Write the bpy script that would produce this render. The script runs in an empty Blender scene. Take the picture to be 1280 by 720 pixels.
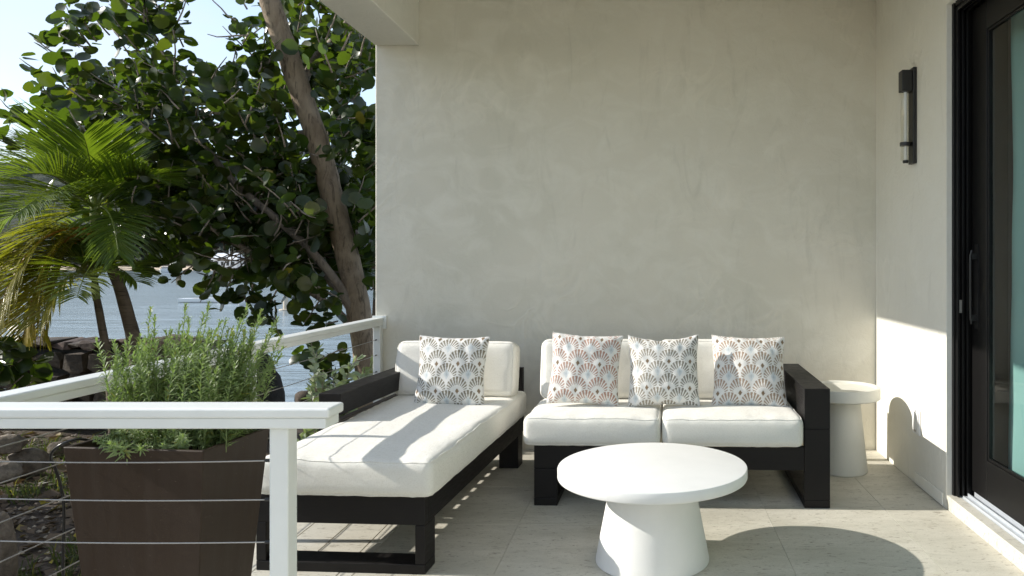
import bpy, bmesh, math, random
import numpy as np
from mathutils import Vector, Matrix, noise as mnoise
rnd = random.Random(7)
R = math.radians
scene = bpy.context.scene
col = scene.collection

# ------------------------------------------------------------------ camera, sky, sun, exposure
F, CX, CY, CH = 950.0, 812.0, 328.0, 1.26          # focal length and principal point in photo pixels, eye height
cam_d = bpy.data.cameras.new('camera'); cam = bpy.data.objects.new('camera', cam_d); col.objects.link(cam)
cam.location = (0, 0, CH); cam.rotation_euler = (R(90), 0, 0)
cam_d.sensor_width = 36; cam_d.lens = F / 1280 * 36
cam_d.shift_x = -(CX - 640) / 1280; cam_d.shift_y = (CY - 360) / 1280
cam_d.clip_start = 0.05; cam_d.clip_end = 6000
cam_d.dof.use_dof = True; cam_d.dof.focus_distance = 3.7; cam_d.dof.aperture_fstop = 7.1
scene.camera = cam

SUN_EL = math.atan(0.545); SUN_AZ = R(0.35)         # the sun stands to the left, a hair behind the back wall
d_sun = Vector((math.cos(SUN_EL) * math.cos(SUN_AZ), -math.cos(SUN_EL) * math.sin(SUN_AZ), -math.sin(SUN_EL)))
sl = bpy.data.lights.new('sun', 'SUN'); sl.energy = 2.5; sl.angle = R(0.5); sl.color = (1.0, 0.95, 0.87)
so = bpy.data.objects.new('sun', sl); col.objects.link(so)
so.rotation_euler = d_sun.to_track_quat('-Z', 'Y').to_euler(); so.location = (-30, 0, 20)

world = bpy.data.worlds.new('World'); scene.world = world; world.use_nodes = True
wn, wl = world.node_tree.nodes, world.node_tree.links
bg = wn['Background']; bg.inputs['Strength'].default_value = 0.145
sky = wn.new('ShaderNodeTexSky'); sky.sky_type = 'NISHITA'; sky.sun_disc = False
sky.sun_elevation = SUN_EL
sky.sun_rotation = R(270) + SUN_AZ
sky.air_density = 1.0; sky.dust_density = 0.4; sky.ozone_density = 1.0
tc = wn.new('ShaderNodeTexCoord'); mp = wn.new('ShaderNodeMapping'); mp.inputs['Scale'].default_value = (1.6, 1.6, 5.0)
nz = wn.new('ShaderNodeTexNoise'); nz.inputs['Scale'].default_value = 1.9; nz.inputs['Detail'].default_value = 7; nz.inputs['Roughness'].default_value = 0.55
cr = wn.new('ShaderNodeValToRGB'); cr.color_ramp.elements[0].position = 0.44; cr.color_ramp.elements[1].position = 0.70
mx = wn.new('ShaderNodeMix'); mx.data_type = 'RGBA'; mx.inputs['B'].default_value = (2.45, 2.5, 2.6, 1)
vl = wn.new('ShaderNodeMix'); vl.data_type = 'RGBA'; vl.inputs['Factor'].default_value = 0.55; vl.inputs['B'].default_value = (1.70, 1.92, 2.30, 1)
mm = wn.new('ShaderNodeMath'); mm.operation = 'MULTIPLY'; mm.inputs[1].default_value = 0.75
ad = wn.new('ShaderNodeMath'); ad.operation = 'ADD'; ad.use_clamp = True; ad.inputs[1].default_value = 0.0
wl.new(tc.outputs['Generated'], mp.inputs['Vector']); wl.new(mp.outputs[0], nz.inputs['Vector'])
wl.new(nz.outputs['Fac'], cr.inputs['Fac']); wl.new(cr.outputs['Color'], mm.inputs[0]); wl.new(mm.outputs[0], ad.inputs[0])
wl.new(ad.outputs[0], mx.inputs['Factor']); wl.new(sky.outputs['Color'], vl.inputs['A']); wl.new(vl.outputs['Result'], mx.inputs['A']); wl.new(mx.outputs['Result'], bg.inputs['Color'])

scene.view_settings.view_transform = 'Standard'; scene.view_settings.look = 'None'
scene.view_settings.exposure = 1.32; scene.view_settings.gamma = 1.0
scene.view_settings.use_curve_mapping = False
scene.render.engine = 'CYCLES'
scene.cycles.use_denoising = True
scene.cycles.max_bounces = 10; scene.cycles.diffuse_bounces = 6; scene.cycles.transparent_max_bounces = 16
scene.cycles.caustics_reflective = False; scene.cycles.caustics_refractive = False
scene.cycles.sample_clamp_indirect = 6.0

# ------------------------------------------------------------------ helpers
def at(x, y, Y):
    """photo pixel at distance Y -> world point"""
    return Vector(((x - CX) * Y / F, Y, CH - (y - CY) * Y / F))

def tag(o, label=None, cat=None, group=None, kind=None):
    if label: o['label'] = label
    if cat: o['category'] = cat
    if group: o['group'] = group
    if kind: o['kind'] = kind
    return o

def thing(name, loc, label, cat, rz=0.0, group=None):
    o = bpy.data.objects.new(name, None); o.empty_display_size = 0.1
    o.location = loc; o.rotation_euler = (0, 0, rz); col.objects.link(o)
    return tag(o, label, cat, group)

class MB:
    """collects shapes, then links them as one mesh object"""
    def __init__(s): s.v = []; s.f = []; s.c = []
    def add(s, vs, fs, colr=None):
        k = len(s.v); s.v += [tuple(p) for p in vs]; s.f += [tuple(i + k for i in f) for f in fs]
        if colr is not None: s.c += [colr] * len(vs)
    def box(s, x0, x1, y0, y1, z0, z1):
        s.add([(x0,y0,z0),(x1,y0,z0),(x1,y1,z0),(x0,y1,z0),(x0,y0,z1),(x1,y0,z1),(x1,y1,z1),(x0,y1,z1)],
              [(0,3,2,1),(4,5,6,7),(0,1,5,4),(1,2,6,5),(2,3,7,6),(3,0,4,7)]); return s
    def tube(s, pts, rad, n=8, cap=True, wob=0.0, colr=None):
        pts = [Vector(p) for p in pts]; m = len(pts)
        rad = rad if hasattr(rad, '__len__') else [rad] * m
        vs = []; up = Vector((0.13, 0.31, 0.94))
        for i, p in enumerate(pts):
            t = (pts[min(i+1, m-1)] - pts[max(i-1, 0)]).normalized()
            a = t.cross(up)
            if a.length < 1e-3: a = t.cross(Vector((1, 0, 0)))
            a.normalize(); b = t.cross(a)
            for k in range(n):
                an = 2*math.pi*k/n
                r = rad[i] * (1 + (wob * mnoise.noise(Vector((math.cos(an)*1.3, math.sin(an)*1.3, i*0.6 + p.x))) if wob else 0))
                vs.append(p + a*math.cos(an)*r + b*math.sin(an)*r)
        fs = []
        for i in range(m-1):
            for k in range(n):
                fs.append((i*n+k, i*n+(k+1) % n, (i+1)*n+(k+1) % n, (i+1)*n+k))
        if cap: fs.append(tuple(range(n-1, -1, -1))); fs.append(tuple((m-1)*n+k for k in range(n)))
        s.add(vs, fs, colr); return s
    def lathe(s, prof, n=64, c=(0, 0, 0)):
        vs = []; fs = []; m = len(prof)
        for (r, z) in prof:
            for k in range(n):
                an = 2*math.pi*k/n; vs.append((c[0]+r*math.cos(an), c[1]+r*math.sin(an), c[2]+z))
        for i in range(m-1):
            for k in range(n):
                fs.append((i*n+k, i*n+(k+1) % n, (i+1)*n+(k+1) % n, (i+1)*n+k))
        fs.append(tuple(range(n-1, -1, -1))); fs.append(tuple((m-1)*n+k for k in range(n)))
        s.add(vs, fs); return s
    def mesh(s, name, mat, smooth=False):
        me = bpy.data.meshes.new(name); me.from_pydata(s.v, [], s.f); me.update()
        if mat: me.materials.append(mat)
        if smooth: me.polygons.foreach_set('use_smooth', [True]*len(me.polygons))
        if s.c and len(s.c) == len(s.v):
            a = me.color_attributes.new('tint', 'FLOAT_COLOR', 'POINT')
            a.data.foreach_set('color', np.array([(c[0], c[1], c[2], 1.0) for c in s.c], dtype=np.float32).ravel())
        return me
    def build(s, name, mat, parent=None, smooth=False, bevel=0.0, world=False, seg=2, kind=None, sharp=None):
        if world and parent is not None:
            o = parent; L = Vector((0, 0, 0))
            while o is not None: L = L + o.location; o = o.parent
            s.v = [(p[0]-L.x, p[1]-L.y, p[2]-L.z) for p in s.v]
        me = s.mesh(name, mat, smooth)
        o = bpy.data.objects.new(name, me); col.objects.link(o)
        if parent is not None: o.parent = parent
        if bevel:
            b = o.modifiers.new('bevel', 'BEVEL'); b.width = bevel; b.segments = seg; b.limit_method = 'ANGLE'; b.angle_limit = R(40)
            b.harden_normals = False
        if sharp is not None: me.set_sharp_from_angle(angle=R(sharp))
        if kind: o['kind'] = kind
        return o

T = Matrix.Translation
def RX(a): return Matrix.Rotation(R(a), 4, 'X')
def RY(a): return Matrix.Rotation(R(a), 4, 'Y')
def inst(me, name, parent, M):
    o = bpy.data.objects.new(name, me); col.objects.link(o)
    if parent is not None: o.parent = parent
    o.matrix_local = M
    return o

# ------------------------------------------------------------------ materials
class NT:
    def __init__(s, name):
        s.m = bpy.data.materials.new(name); s.m.use_nodes = True
        s.n = s.m.node_tree.nodes; s.l = s.m.node_tree.links
        s.b = s.n['Principled BSDF']; s.out = s.n['Material Output']
    def new(s, t, **kw):
        n = s.n.new(t)
        for k, v in kw.items():
            if hasattr(n, k): setattr(n, k, v)
            else: n.inputs[k].default_value = v
        return n
    def link(s, a, b): s.l.new(a, b)
    def pos(s, scale=(1, 1, 1), obj=False):
        m = s.new('ShaderNodeMapping'); m.inputs['Scale'].default_value = scale
        if obj: s.link(s.new('ShaderNodeTexCoord').outputs['Object'], m.inputs['Vector'])
        else: s.link(s.new('ShaderNodeNewGeometry').outputs['Position'], m.inputs['Vector'])
        return m.outputs[0]
    def noise(s, vec, scale, detail=4, rough=0.5, dist=0.0):
        n = s.new('ShaderNodeTexNoise'); n.inputs['Scale'].default_value = scale; n.inputs['Detail'].default_value = detail
        n.inputs['Roughness'].default_value = rough; n.inputs['Distortion'].default_value = dist
        s.link(vec, n.inputs['Vector']); return n.outputs['Fac']
    def ramp(s, fac, stops):
        r = s.new('ShaderNodeValToRGB'); e = r.color_ramp.elements
        while len(e) < len(stops): e.new(0.5)
        for el, (p, c) in zip(e, stops):
            el.position = p; el.color = (c, c, c, 1) if not hasattr(c, '__len__') else (*c, 1)
        s.link(fac, r.inputs['Fac']); return r.outputs['Color']
    def mix(s, fac, a, b, mode='MIX'):
        m = s.new('ShaderNodeMix'); m.data_type = 'RGBA'; m.blend_type = mode
        for key, v in (('Factor', fac), ('A', a), ('B', b)):
            if hasattr(v, 'is_linked'): s.link(v, m.inputs[key])
            elif hasattr(v, '__len__'): m.inputs[key].default_value = (*v, 1)
            else: m.inputs[key].default_value = v
        return m.outputs['Result']
    def math(s, op, a, b=None):
        m = s.new('ShaderNodeMath'); m.operation = op
        for i, v in enumerate((a, b)):
            if v is None: continue
            if hasattr(v, 'is_linked'): s.link(v, m.inputs[i])
            else: m.inputs[i].default_value = v
        return m.outputs[0]
    def bump(s, h, strength=0.2, dist=0.01, normal=None):
        b = s.new('ShaderNodeBump'); b.inputs['Strength'].default_value = strength; b.inputs['Distance'].default_value = dist
        s.link(h, b.inputs['Height'])
        if normal is not None: s.link(normal, b.inputs['Normal'])
        return b.outputs[0]
    def base(s, c):
        if hasattr(c, 'is_linked'): s.link(c, s.b.inputs['Base Color'])
        else: s.b.inputs['Base Color'].default_value = (*c, 1)
    def rough(s, r):
        if hasattr(r, 'is_linked'): s.link(r, s.b.inputs['Roughness'])
        else: s.b.inputs['Roughness'].default_value = r
    def normal(s, n): s.link(n, s.b.inputs['Normal'])

def plain(name, c, rough=0.5, var=0.08, scale=6, bump=0.0, bscale=80, metal=0.0, spec=None):
    t = NT(name); p = t.pos()
    f = t.noise(p, scale, 5, 0.6)
    t.base(t.ramp(f, [(0.3, tuple(x*(1-var) for x in c)), (0.7, tuple(min(1, x*(1+var)) for x in c))]))
    t.rough(rough); t.b.inputs['Metallic'].default_value = metal
    if spec is not None: t.b.inputs['Specular IOR Level'].default_value = spec
    if bump: t.normal(t.bump(t.noise(p, bscale, 3), bump, 0.004))
    return t.m

def stucco(name, a, b, c):
    t = NT(name); p = t.pos()
    big = t.noise(p, 0.85, 3, 0.55, 0.6)
    mid = t.noise(t.pos((1.0, 1.0, 1.35)), 3.4, 6, 0.62, 1.1)
    colr = t.mix(t.ramp(big, [(0.36, 0.0), (0.64, 1.0)]), a, b)
    colr = t.mix(t.ramp(mid, [(0.46, 0.0), (0.72, 0.75)]), colr, c)
    streak = t.noise(t.pos((2.2, 2.2, 0.5)), 3.0, 5, 0.7, 1.4)
    colr = t.mix(t.ramp(streak, [(0.56, 0.0), (0.75, 0.4)]), colr, tuple(x*0.80 for x in a))
    # trowel arcs: ridges of a strongly distorted noise
    w = t.noise(t.pos((1.2, 1.2, 1.0)), 2.6, 3, 0.5, 1.5)
    ridge = t.math('SUBTRACT', 1.0, t.math('ABSOLUTE', t.math('MULTIPLY', t.math('SUBTRACT', w, 0.5), 16.0)))
    ridge = t.math('MAXIMUM', ridge, 0.0)
    patch = t.ramp(t.noise(p, 1.7, 2, 0.5), [(0.50, 0.0), (0.66, 1.0)])
    ridge = t.math('MULTIPLY', ridge, patch)
    colr = t.mix(t.math('MULTIPLY', ridge, 0.26), colr, tuple(min(1, x*1.18) for x in b))
    t.base(colr)
    h = t.math('ADD', t.math('MULTIPLY', ridge, 0.5), t.math('MULTIPLY', t.noise(p, 11, 7, 0.68, 0.9), 1.3))
    n1 = t.bump(h, 0.55, 0.008)
    t.normal(t.bump(t.noise(p, 160, 2), 0.12, 0.002, n1))
    t.rough(0.78); t.b.inputs['Specular IOR Level'].default_value = 0.3
    return t.m

M = {}
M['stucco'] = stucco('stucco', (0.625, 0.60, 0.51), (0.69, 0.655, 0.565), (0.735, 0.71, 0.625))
M['stucco_side'] = stucco('stucco_side', (0.76, 0.735, 0.65), (0.785, 0.76, 0.68), (0.80, 0.78, 0.705))  # paler than the back wall: its brighter light is put into the colour
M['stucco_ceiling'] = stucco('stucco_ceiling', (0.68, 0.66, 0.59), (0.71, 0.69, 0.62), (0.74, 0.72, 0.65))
M['white_paint'] = plain('white_paint', (0.72, 0.74, 0.72), 0.38, 0.03, 9, 0.06, 45)
M['white_resin'] = plain('white_resin', (0.765, 0.765, 0.745), 0.6, 0.035, 5, 0.16, 70)
M['cream_resin'] = plain('cream_resin', (0.66, 0.65, 0.585), 0.6, 0.03, 7, 0.1, 120)
M['steel'] = plain('steel', (0.42, 0.40, 0.37), 0.4, 0.1, 200, 0, 80, 0.85)
M['aluminium'] = plain('aluminium', (0.72, 0.76, 0.80), 0.42, 0.05, 20, 0, 80, 0.55)
M['door_black'] = plain('door_black', (0.005, 0.0046, 0.0045), 0.45, 0.1, 30, 0.05, 150, 0.0, 0.3)
M['lamp_black'] = plain('lamp_black', (0.010, 0.010, 0.010), 0.4, 0.1, 30, 0.03, 150)
def planter_mat():
    t = NT('planter_resin'); p = t.pos()
    st_ = t.noise(t.pos((9, 9, 0.7)), 3.0, 5, 0.65); sc = t.noise(t.pos((1, 1, 2.5)), 22, 3, 0.6, 2.5)
    c = t.mix(t.ramp(st_, [(0.45, 0.0), (0.75, 0.22)]), (0.036, 0.0235, 0.0155), (0.062, 0.047, 0.036))
    c = t.mix(t.ramp(sc, [(0.70, 0.0), (0.74, 0.6)]), c, (0.13, 0.105, 0.085))
    t.base(c); t.rough(t.ramp(st_, [(0.4, 0.46), (0.7, 0.62)])); t.b.inputs['Specular IOR Level'].default_value = 0.25
    t.normal(t.bump(t.noise(p, 220, 3), 0.12, 0.003)); return t.m
M['planter'] = planter_mat()
M['hose'] = plain('hose', (0.012, 0.012, 0.012), 0.3, 0.1, 30)
M['plastic'] = plain('plastic', (0.75, 0.75, 0.74), 0.35, 0.02, 20)
M['soil'] = plain('soil', (0.035, 0.024, 0.016), 0.95, 0.4, 40, 0.8, 60)
M['bone'] = plain('bone', (0.34, 0.29, 0.22), 0.85, 0.25, 6, 0.3, 30)

def wood_black():
    t = NT('black_wood'); g = t.noise(t.pos((6, 6, 60), True), 3, 5, 0.6)
    t.base(t.ramp(g, [(0.3, (0.0045, 0.0038, 0.0036)), (0.75, (0.0105, 0.0085, 0.0078))]))
    t.b.inputs['Specular IOR Level'].default_value = 0.28
    t.rough(t.ramp(g, [(0.3, 0.45), (0.7, 0.60)])); t.normal(t.bump(g, 0.15, 0.003)); return t.m
M['wood'] = wood_black()

def fabric():
    t = NT('cream_linen')
    x = t.noise(t.pos((1, 1, 10), True), 90, 2, 0.5); y = t.noise(t.pos((10, 1, 1), True), 90, 2, 0.5)
    w = t.math('ADD', x, y)
    lump = t.noise(t.pos(obj=True), 7, 4, 0.5, 0.4)
    c = t.mix(t.ramp(w, [(0.75, 0.0), (1.25, 1.0)]), (0.70, 0.68, 0.615), (0.79, 0.775, 0.715))
    t.base(c); t.rough(0.9); t.b.inputs['Specular IOR Level'].default_value = 0.15
    n1 = t.bump(lump, 0.6, 0.012)
    t.normal(t.bump(w, 0.4, 0.003, n1))
    t.b.inputs['Sheen Weight'].default_value = 0.15
    return t.m
M['fabric'] = fabric()

def print_fabric():
    t = NT('printed_cotton')
    a = t.new('ShaderNodeVertexColor'); a.layer_name = 'tint'
    w = t.noise(t.pos(obj=True), 260, 2); t.base(t.mix(t.ramp(w, [(0.3, 0.0), (0.7, 0.10)]), a.outputs['Color'], (0.45, 0.43, 0.40)))
    t.rough(0.88); t.b.inputs['Specular IOR Level'].default_value = 0.15
    lump = t.noise(t.pos(obj=True), 11, 3, 0.5, 0.5)
    t.normal(t.bump(w, 0.15, 0.002, t.bump(lump, 0.22, 0.010))); return t.m
M['print'] = print_fabric()

def stone_floor(name, c0, c1):
    t = NT(name); p = t.pos()
    oi = t.new('ShaderNodeObjectInfo')
    off = t.new('ShaderNodeVectorMath'); off.operation = 'ADD'
    comb = t.new('ShaderNodeCombineXYZ'); t.link(t.math('MULTIPLY', oi.outputs['Random'], 13.0), comb.inputs[0]); t.link(t.math('MULTIPLY', oi.outputs['Random'], 29.0), comb.inputs[1])
    t.link(p, off.inputs[0]); t.link(comb.outputs[0], off.inputs[1])
    m = t.new('ShaderNodeMapping'); m.inputs['Scale'].default_value = (0.55, 1.7, 1); t.link(off.outputs[0], m.inputs['Vector'])
    cl = t.noise(m.outputs[0], 3.0, 7, 0.65, 0.6)
    c = t.ramp(cl, [(0.3, c0), (0.7, c1)])
    c = t.mix(t.math('MULTIPLY', t.math('SUBTRACT', oi.outputs['Random'], 0.5), 0.14), c, (0.40, 0.36, 0.29))
    stain = t.noise(p, 1.3, 4, 0.6, 0.8)
    c = t.mix(t.ramp(stain, [(0.57, 0.0), (0.80, 0.35)]), c, (0.40, 0.35, 0.24))
    m2 = t.new('ShaderNodeMapping'); m2.inputs['Scale'].default_value = (0.45, 1.5, 1); t.link(off.outputs[0], m2.inputs['Vector'])
    pit = t.noise(m2.outputs[0], 46, 4, 0.65, 1.2)
    pits = t.ramp(pit, [(0.355, 1.0), (0.42, 0.0)])
    c = t.mix(t.math('MULTIPLY', pits, 0.62), c, (0.20, 0.17, 0.13))
    fine = t.noise(p, 120, 3, 0.7)
    c = t.mix(t.ramp(fine, [(0.35, 0.22), (0.55, 0.0)]), c, tuple(x*0.72 for x in c0))
    t.base(c); t.rough(t.ramp(cl, [(0.3, 0.55), (0.7, 0.72)]))
    t.b.inputs['Specular IOR Level'].default_value = 0.35
    h = t.math('SUBTRACT', t.math('MULTIPLY', fine, 0.25), pits)
    t.normal(t.bump(h, 0.30, 0.003)); return t.m
M['tile'] = stone_floor('coral_stone_tile', (0.44, 0.42, 0.345), (0.635, 0.605, 0.52))
M['paver'] = stone_floor('pale_paver', (0.54, 0.515, 0.435), (0.62, 0.595, 0.515))
M['grout'] = plain('grout', (0.42, 0.40, 0.335), 0.95, 0.15, 40, 0.3, 200)
M['sill'] = stone_floor('stone_sill', (0.56, 0.54, 0.46), (0.64, 0.62, 0.55))

def rock(name, c0, c1, c2):
    t = NT(name); p = t.pos()
    n = t.noise(p, 3.5, 8, 0.65, 0.6); m2 = t.noise(p, 17, 5, 0.7)
    c = t.ramp(n, [(0.3, c0), (0.55, c1), (0.75, c2)])
    c = t.mix(t.ramp(m2, [(0.4, 0.6), (0.6, 0.0)]), c, tuple(x*0.5 for x in c0))
    t.base(c); t.rough(0.9); t.normal(t.bump(t.math('ADD', n, t.math('MULTIPLY', m2, 0.6)), 0.8, 0.03)); return t.m
M['rock'] = rock('wall_stone', (0.055, 0.043, 0.034), (0.11, 0.085, 0.062), (0.20, 0.16, 0.115))
M['rock_red'] = rock('red_stone', (0.06, 0.040, 0.032), (0.13, 0.085, 0.065), (0.22, 0.16, 0.13))
M['boulder'] = rock('dark_boulder', (0.022, 0.021, 0.019), (0.045, 0.042, 0.037), (0.085, 0.08, 0.07))
M['pale_rock'] = rock('pale_rock', (0.11, 0.09, 0.07), (0.19, 0.155, 0.12), (0.30, 0.25, 0.19))

def leaf_mat(name, c_dark, c_light, trans, tw=0.45, rough=0.32, spec=0.5):
    t = NT(name)
    a = t.new('ShaderNodeVertexColor'); a.layer_name = 'tint'
    sep = t.new('ShaderNodeSeparateColor'); t.link(a.outputs['Color'], sep.inputs[0])
    oi = t.new('ShaderNodeObjectInfo')
    v = t.math('FRACT', t.math('ADD', sep.outputs[0], oi.outputs['Random']))
    c = t.mix(v, c_dark, c_light)
    c = t.mix(sep.outputs[1], c, (0.34, 0.27, 0.03))      # green channel: how yellow the blade has turned
    tcol = t.mix(sep.outputs[1], trans, (0.62, 0.52, 0.04))
    t.base(c); t.rough(rough); t.b.inputs['Specular IOR Level'].default_value = spec
    tr = t.new('ShaderNodeBsdfTranslucent'); t.link(tcol, tr.inputs['Color'])
    ms = t.new('ShaderNodeMixShader'); ms.inputs[0].default_value = tw
    t.link(t.b.outputs[0], ms.inputs[1]); t.link(tr.outputs[0], ms.inputs[2]); t.link(ms.outputs[0], t.out.inputs['Surface'])
    return t.m
M['grape_leaf'] = leaf_mat('sea_grape_leaf', (0.007, 0.020, 0.007), (0.023, 0.043, 0.014), (0.15, 0.265, 0.015), 0.25, 0.32, 0.42)
M['palm_leaf'] = leaf_mat('palm_leaf', (0.035, 0.070, 0.014), (0.080, 0.130, 0.020), (0.23, 0.36, 0.016), 0.36, 0.34)
M['herb_leaf'] = leaf_mat('herb_leaf', (0.155, 0.220, 0.085), (0.30, 0.375, 0.175), (0.30, 0.48, 0.09), 0.32, 0.5)
M['silver_leaf'] = leaf_mat('silver_leaf', (0.20, 0.26, 0.14), (0.40, 0.45, 0.32), (0.30, 0.42, 0.10), 0.25, 0.45)
M['grass'] = leaf_mat('grass_blade', (0.025, 0.042, 0.012), (0.055, 0.08, 0.025), (0.10, 0.17, 0.03), 0.3, 0.5)
M['litter'] = leaf_mat('leaf_litter', (0.06, 0.04, 0.025), (0.17, 0.12, 0.075), (0.2, 0.13, 0.05), 0.15, 0.7)

def bark(name, c0, c1, ring=False):
    t = NT(name); p = t.pos((1, 1, 0.45) if not ring else (0.3, 0.3, 1.6))
    n = t.noise(p, 9, 7, 0.65, 0.6); f = t.noise(p, 45, 4, 0.7)
    c = t.ramp(n, [(0.3, c0), (0.65, c1)])
    fis = t.noise(t.pos((1, 1, 0.16)) if not ring else t.pos((0.2, 0.2, 3)), 26, 5, 0.65, 1.2)
    c = t.mix(t.ramp(fis, [(0.36, 0.75), (0.47, 0.0)]), c, tuple(x*0.35 for x in c0))
    blot = t.noise(t.pos(), 5, 3, 0.5)
    c = t.mix(t.ramp(blot, [(0.56, 0.0), (0.66, 0.4)]), c, tuple(min(1, x*1.35) for x in c1))
    t.base(c); t.rough(0.88); t.normal(t.bump(t.math('ADD', n, t.math('MULTIPLY', f, 0.5)), 0.55, 0.02)); return t.m
M['bark'] = bark('sea_grape_bark', (0.195, 0.140, 0.092), (0.37, 0.285, 0.195))
M['branch_bark'] = bark('branch_bark', (0.18, 0.145, 0.115), (0.31, 0.255, 0.205))
M['palm_bark'] = bark('palm_bark', (0.085, 0.062, 0.045), (0.16, 0.12, 0.085), True)
M['stem'] = plain('green_stem', (0.14, 0.17, 0.06), 0.6, 0.2, 30)
M['rachis'] = plain('frond_rachis', (0.16, 0.20, 0.04), 0.45, 0.2, 12)
M['rachis_orange'] = plain('old_frond_rachis', (0.42, 0.19, 0.03), 0.45, 0.2, 12)

def sea_mat():
    t = NT('sea_water')
    t.base((0.15, 0.19, 0.205)); t.rough(0.18); t.b.inputs['IOR'].default_value = 1.33
    a = t.noise(t.pos((0.40, 1.0, 1)), 0.9, 5, 0.55, 0.6); b = t.noise(t.pos((0.09, 0.35, 1)), 0.7, 4, 0.6, 0.5)
    band = t.ramp(t.noise(t.pos((0.010, 0.085, 1)), 1.0, 3, 0.6, 0.6), [(0.35, 0.45), (0.65, 1.0)])
    h = t.math('ADD', t.math('MULTIPLY', a, band), t.math('MULTIPLY', b, 1.1))
    t.normal(t.bump(h, 0.30, 0.32)); return t.m
M['sea'] = sea_mat()
M['hill'] = (lambda: (lambda t: (t.base(t.ramp(t.noise(t.pos(), 0.12, 7, 0.7), [(0.35, (0.022, 0.030, 0.018)), (0.65, (0.052, 0.064, 0.040))])), t.rough(0.95), t.normal(t.bump(t.noise(t.pos(), 0.25, 6, 0.7), 1.0, 3.0)), t.m)[-1])(NT('far_hill')))()
M['sand'] = plain('beach_sand', (0.52, 0.42, 0.30), 0.95, 0.12, 0.4, 0.2, 3)
M['gel'] = plain('boat_white', (0.78, 0.79, 0.80), 0.3, 0.03, 1)
M['dark_glass'] = plain('dark_window', (0.02, 0.025, 0.03), 0.1, 0.05, 1)
M['roof_red'] = plain('roof_red', (0.30, 0.13, 0.10), 0.8, 0.15, 1)
M['pile'] = plain('concrete_pile', (0.50, 0.44, 0.35), 0.85, 0.15, 3, 0.3, 10)
M['garden'] = None

def garden_mat():
    t = NT('garden_soil'); p = t.pos()
    n = t.noise(p, 2.5, 8, 0.65); f = t.noise(p, 28, 6, 0.7); g = t.noise(p, 0.9, 4, 0.6)
    c = t.ramp(n, [(0.3, (0.045, 0.032, 0.022)), (0.7, (0.12, 0.088, 0.06))])
    c = t.mix(t.ramp(g, [(0.5, 0.0), (0.65, 0.5)]), c, (0.05, 0.06, 0.022))
    c = t.mix(t.ramp(f, [(0.6, 0.0), (0.7, 0.8)]), c, (0.24, 0.20, 0.15))
    t.base(c); t.rough(0.97); t.normal(t.bump(t.math('ADD', n, f), 0.9, 0.04)); return t.m
M['garden'] = garden_mat()

def glass_mat(name, tint, refl=1.0):
    t = NT(name)
    tr = t.new('ShaderNodeBsdfTransparent'); tr.inputs['Color'].default_value = (*tint, 1)
    gl = t.new('ShaderNodeBsdfGlossy'); gl.inputs['Roughness'].default_value = 0.02; gl.inputs['Color'].default_value = (1, 1, 1, 1)
    fr = t.new('ShaderNodeFresnel'); fr.inputs['IOR'].default_value = 1.45
    ms = t.new('ShaderNodeMixShader'); geo = t.new('ShaderNodeNewGeometry'); front = t.math('SUBTRACT', 1.0, geo.outputs['Backfacing'])
    t.link(t.math('MULTIPLY', t.math('MULTIPLY', fr.outputs[0], refl), front), ms.inputs[0])
    t.link(tr.outputs[0], ms.inputs[1]); t.link(gl.outputs[0], ms.inputs[2]); t.link(ms.outputs[0], t.out.inputs['Surface'])
    return t.m
M['glass'] = glass_mat('door_glass', (0.92, 0.96, 0.95), 0.8)
M['lamp_glass'] = glass_mat('lamp_glass', (0.90, 0.90, 0.87), 1.0)

def curtain_mat():
    t = NT('sheer_curtain'); t.base((0.36, 0.57, 0.54)); t.rough(0.85)
    tr = t.new('ShaderNodeBsdfTranslucent'); tr.inputs['Color'].default_value = (0.34, 0.60, 0.56, 1)
    ms = t.new('ShaderNodeMixShader'); ms.inputs[0].default_value = 0.35
    t.link(t.b.outputs[0], ms.inputs[1]); t.link(tr.outputs[0], ms.inputs[2]); t.link(ms.outputs[0], t.out.inputs['Surface']); return t.m
M['curtain'] = curtain_mat()
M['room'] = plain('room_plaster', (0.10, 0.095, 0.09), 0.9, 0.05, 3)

# ------------------------------------------------------------------ large structure: house
WX0, WX1, WY, CEIL, BEAM = -1.844, 1.52, 5.107, 3.02, 2.718
YF = 2.55                                            # unseen front edge of the roof, cut back to let in more skylight
house = thing('house', (0, WY, 0), 'pale stucco house walls, beam and ceiling enclosing the terrace', 'house')
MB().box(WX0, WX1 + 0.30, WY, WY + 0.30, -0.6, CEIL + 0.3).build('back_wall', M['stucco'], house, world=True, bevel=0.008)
DY, DH = 3.89, 2.58                                  # door opening: far edge, head height
w = MB(); w.box(WX1, WX1 + 0.30, DY, WY - 0.003, -0.3, CEIL + 0.3)
w.box(WX1, WX1 + 0.30, YF, DY - 0.0, DH, CEIL + 0.297)
w.box(WX1, WX1 + 0.30, -3.2, 0.2, -0.3, DH - 0.002); w.box(WX1, WX1 + 0.30, -3.2, YF - 0.002, DH - 0.001, CEIL + 0.297)
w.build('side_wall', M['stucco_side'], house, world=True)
MB().box(WX0 + 0.02, WX1 - 0.003, YF, WY - 0.003, CEIL, CEIL + 0.25).build('ceiling', M['stucco_ceiling'], house, world=True)
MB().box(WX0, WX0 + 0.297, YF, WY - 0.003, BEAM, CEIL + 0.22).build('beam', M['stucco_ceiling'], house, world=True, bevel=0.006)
MB().box(WX1 - 0.012, WX1 - 0.001, DY + 0.03, 4.33, 0.004, 0.072).build('baseboard', M['stucco_side'], house, world=True, bevel=0.005)
r = MB(); r.box(1.95, 5.2, 6.2, 6.3, -0.05, 3.0); r.box(5.2, 5.3, -1.5, 6.3, -0.05, 3.0); r.box(1.82, 5.2, -1.6, -1.5, -0.05, 3.0)
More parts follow.
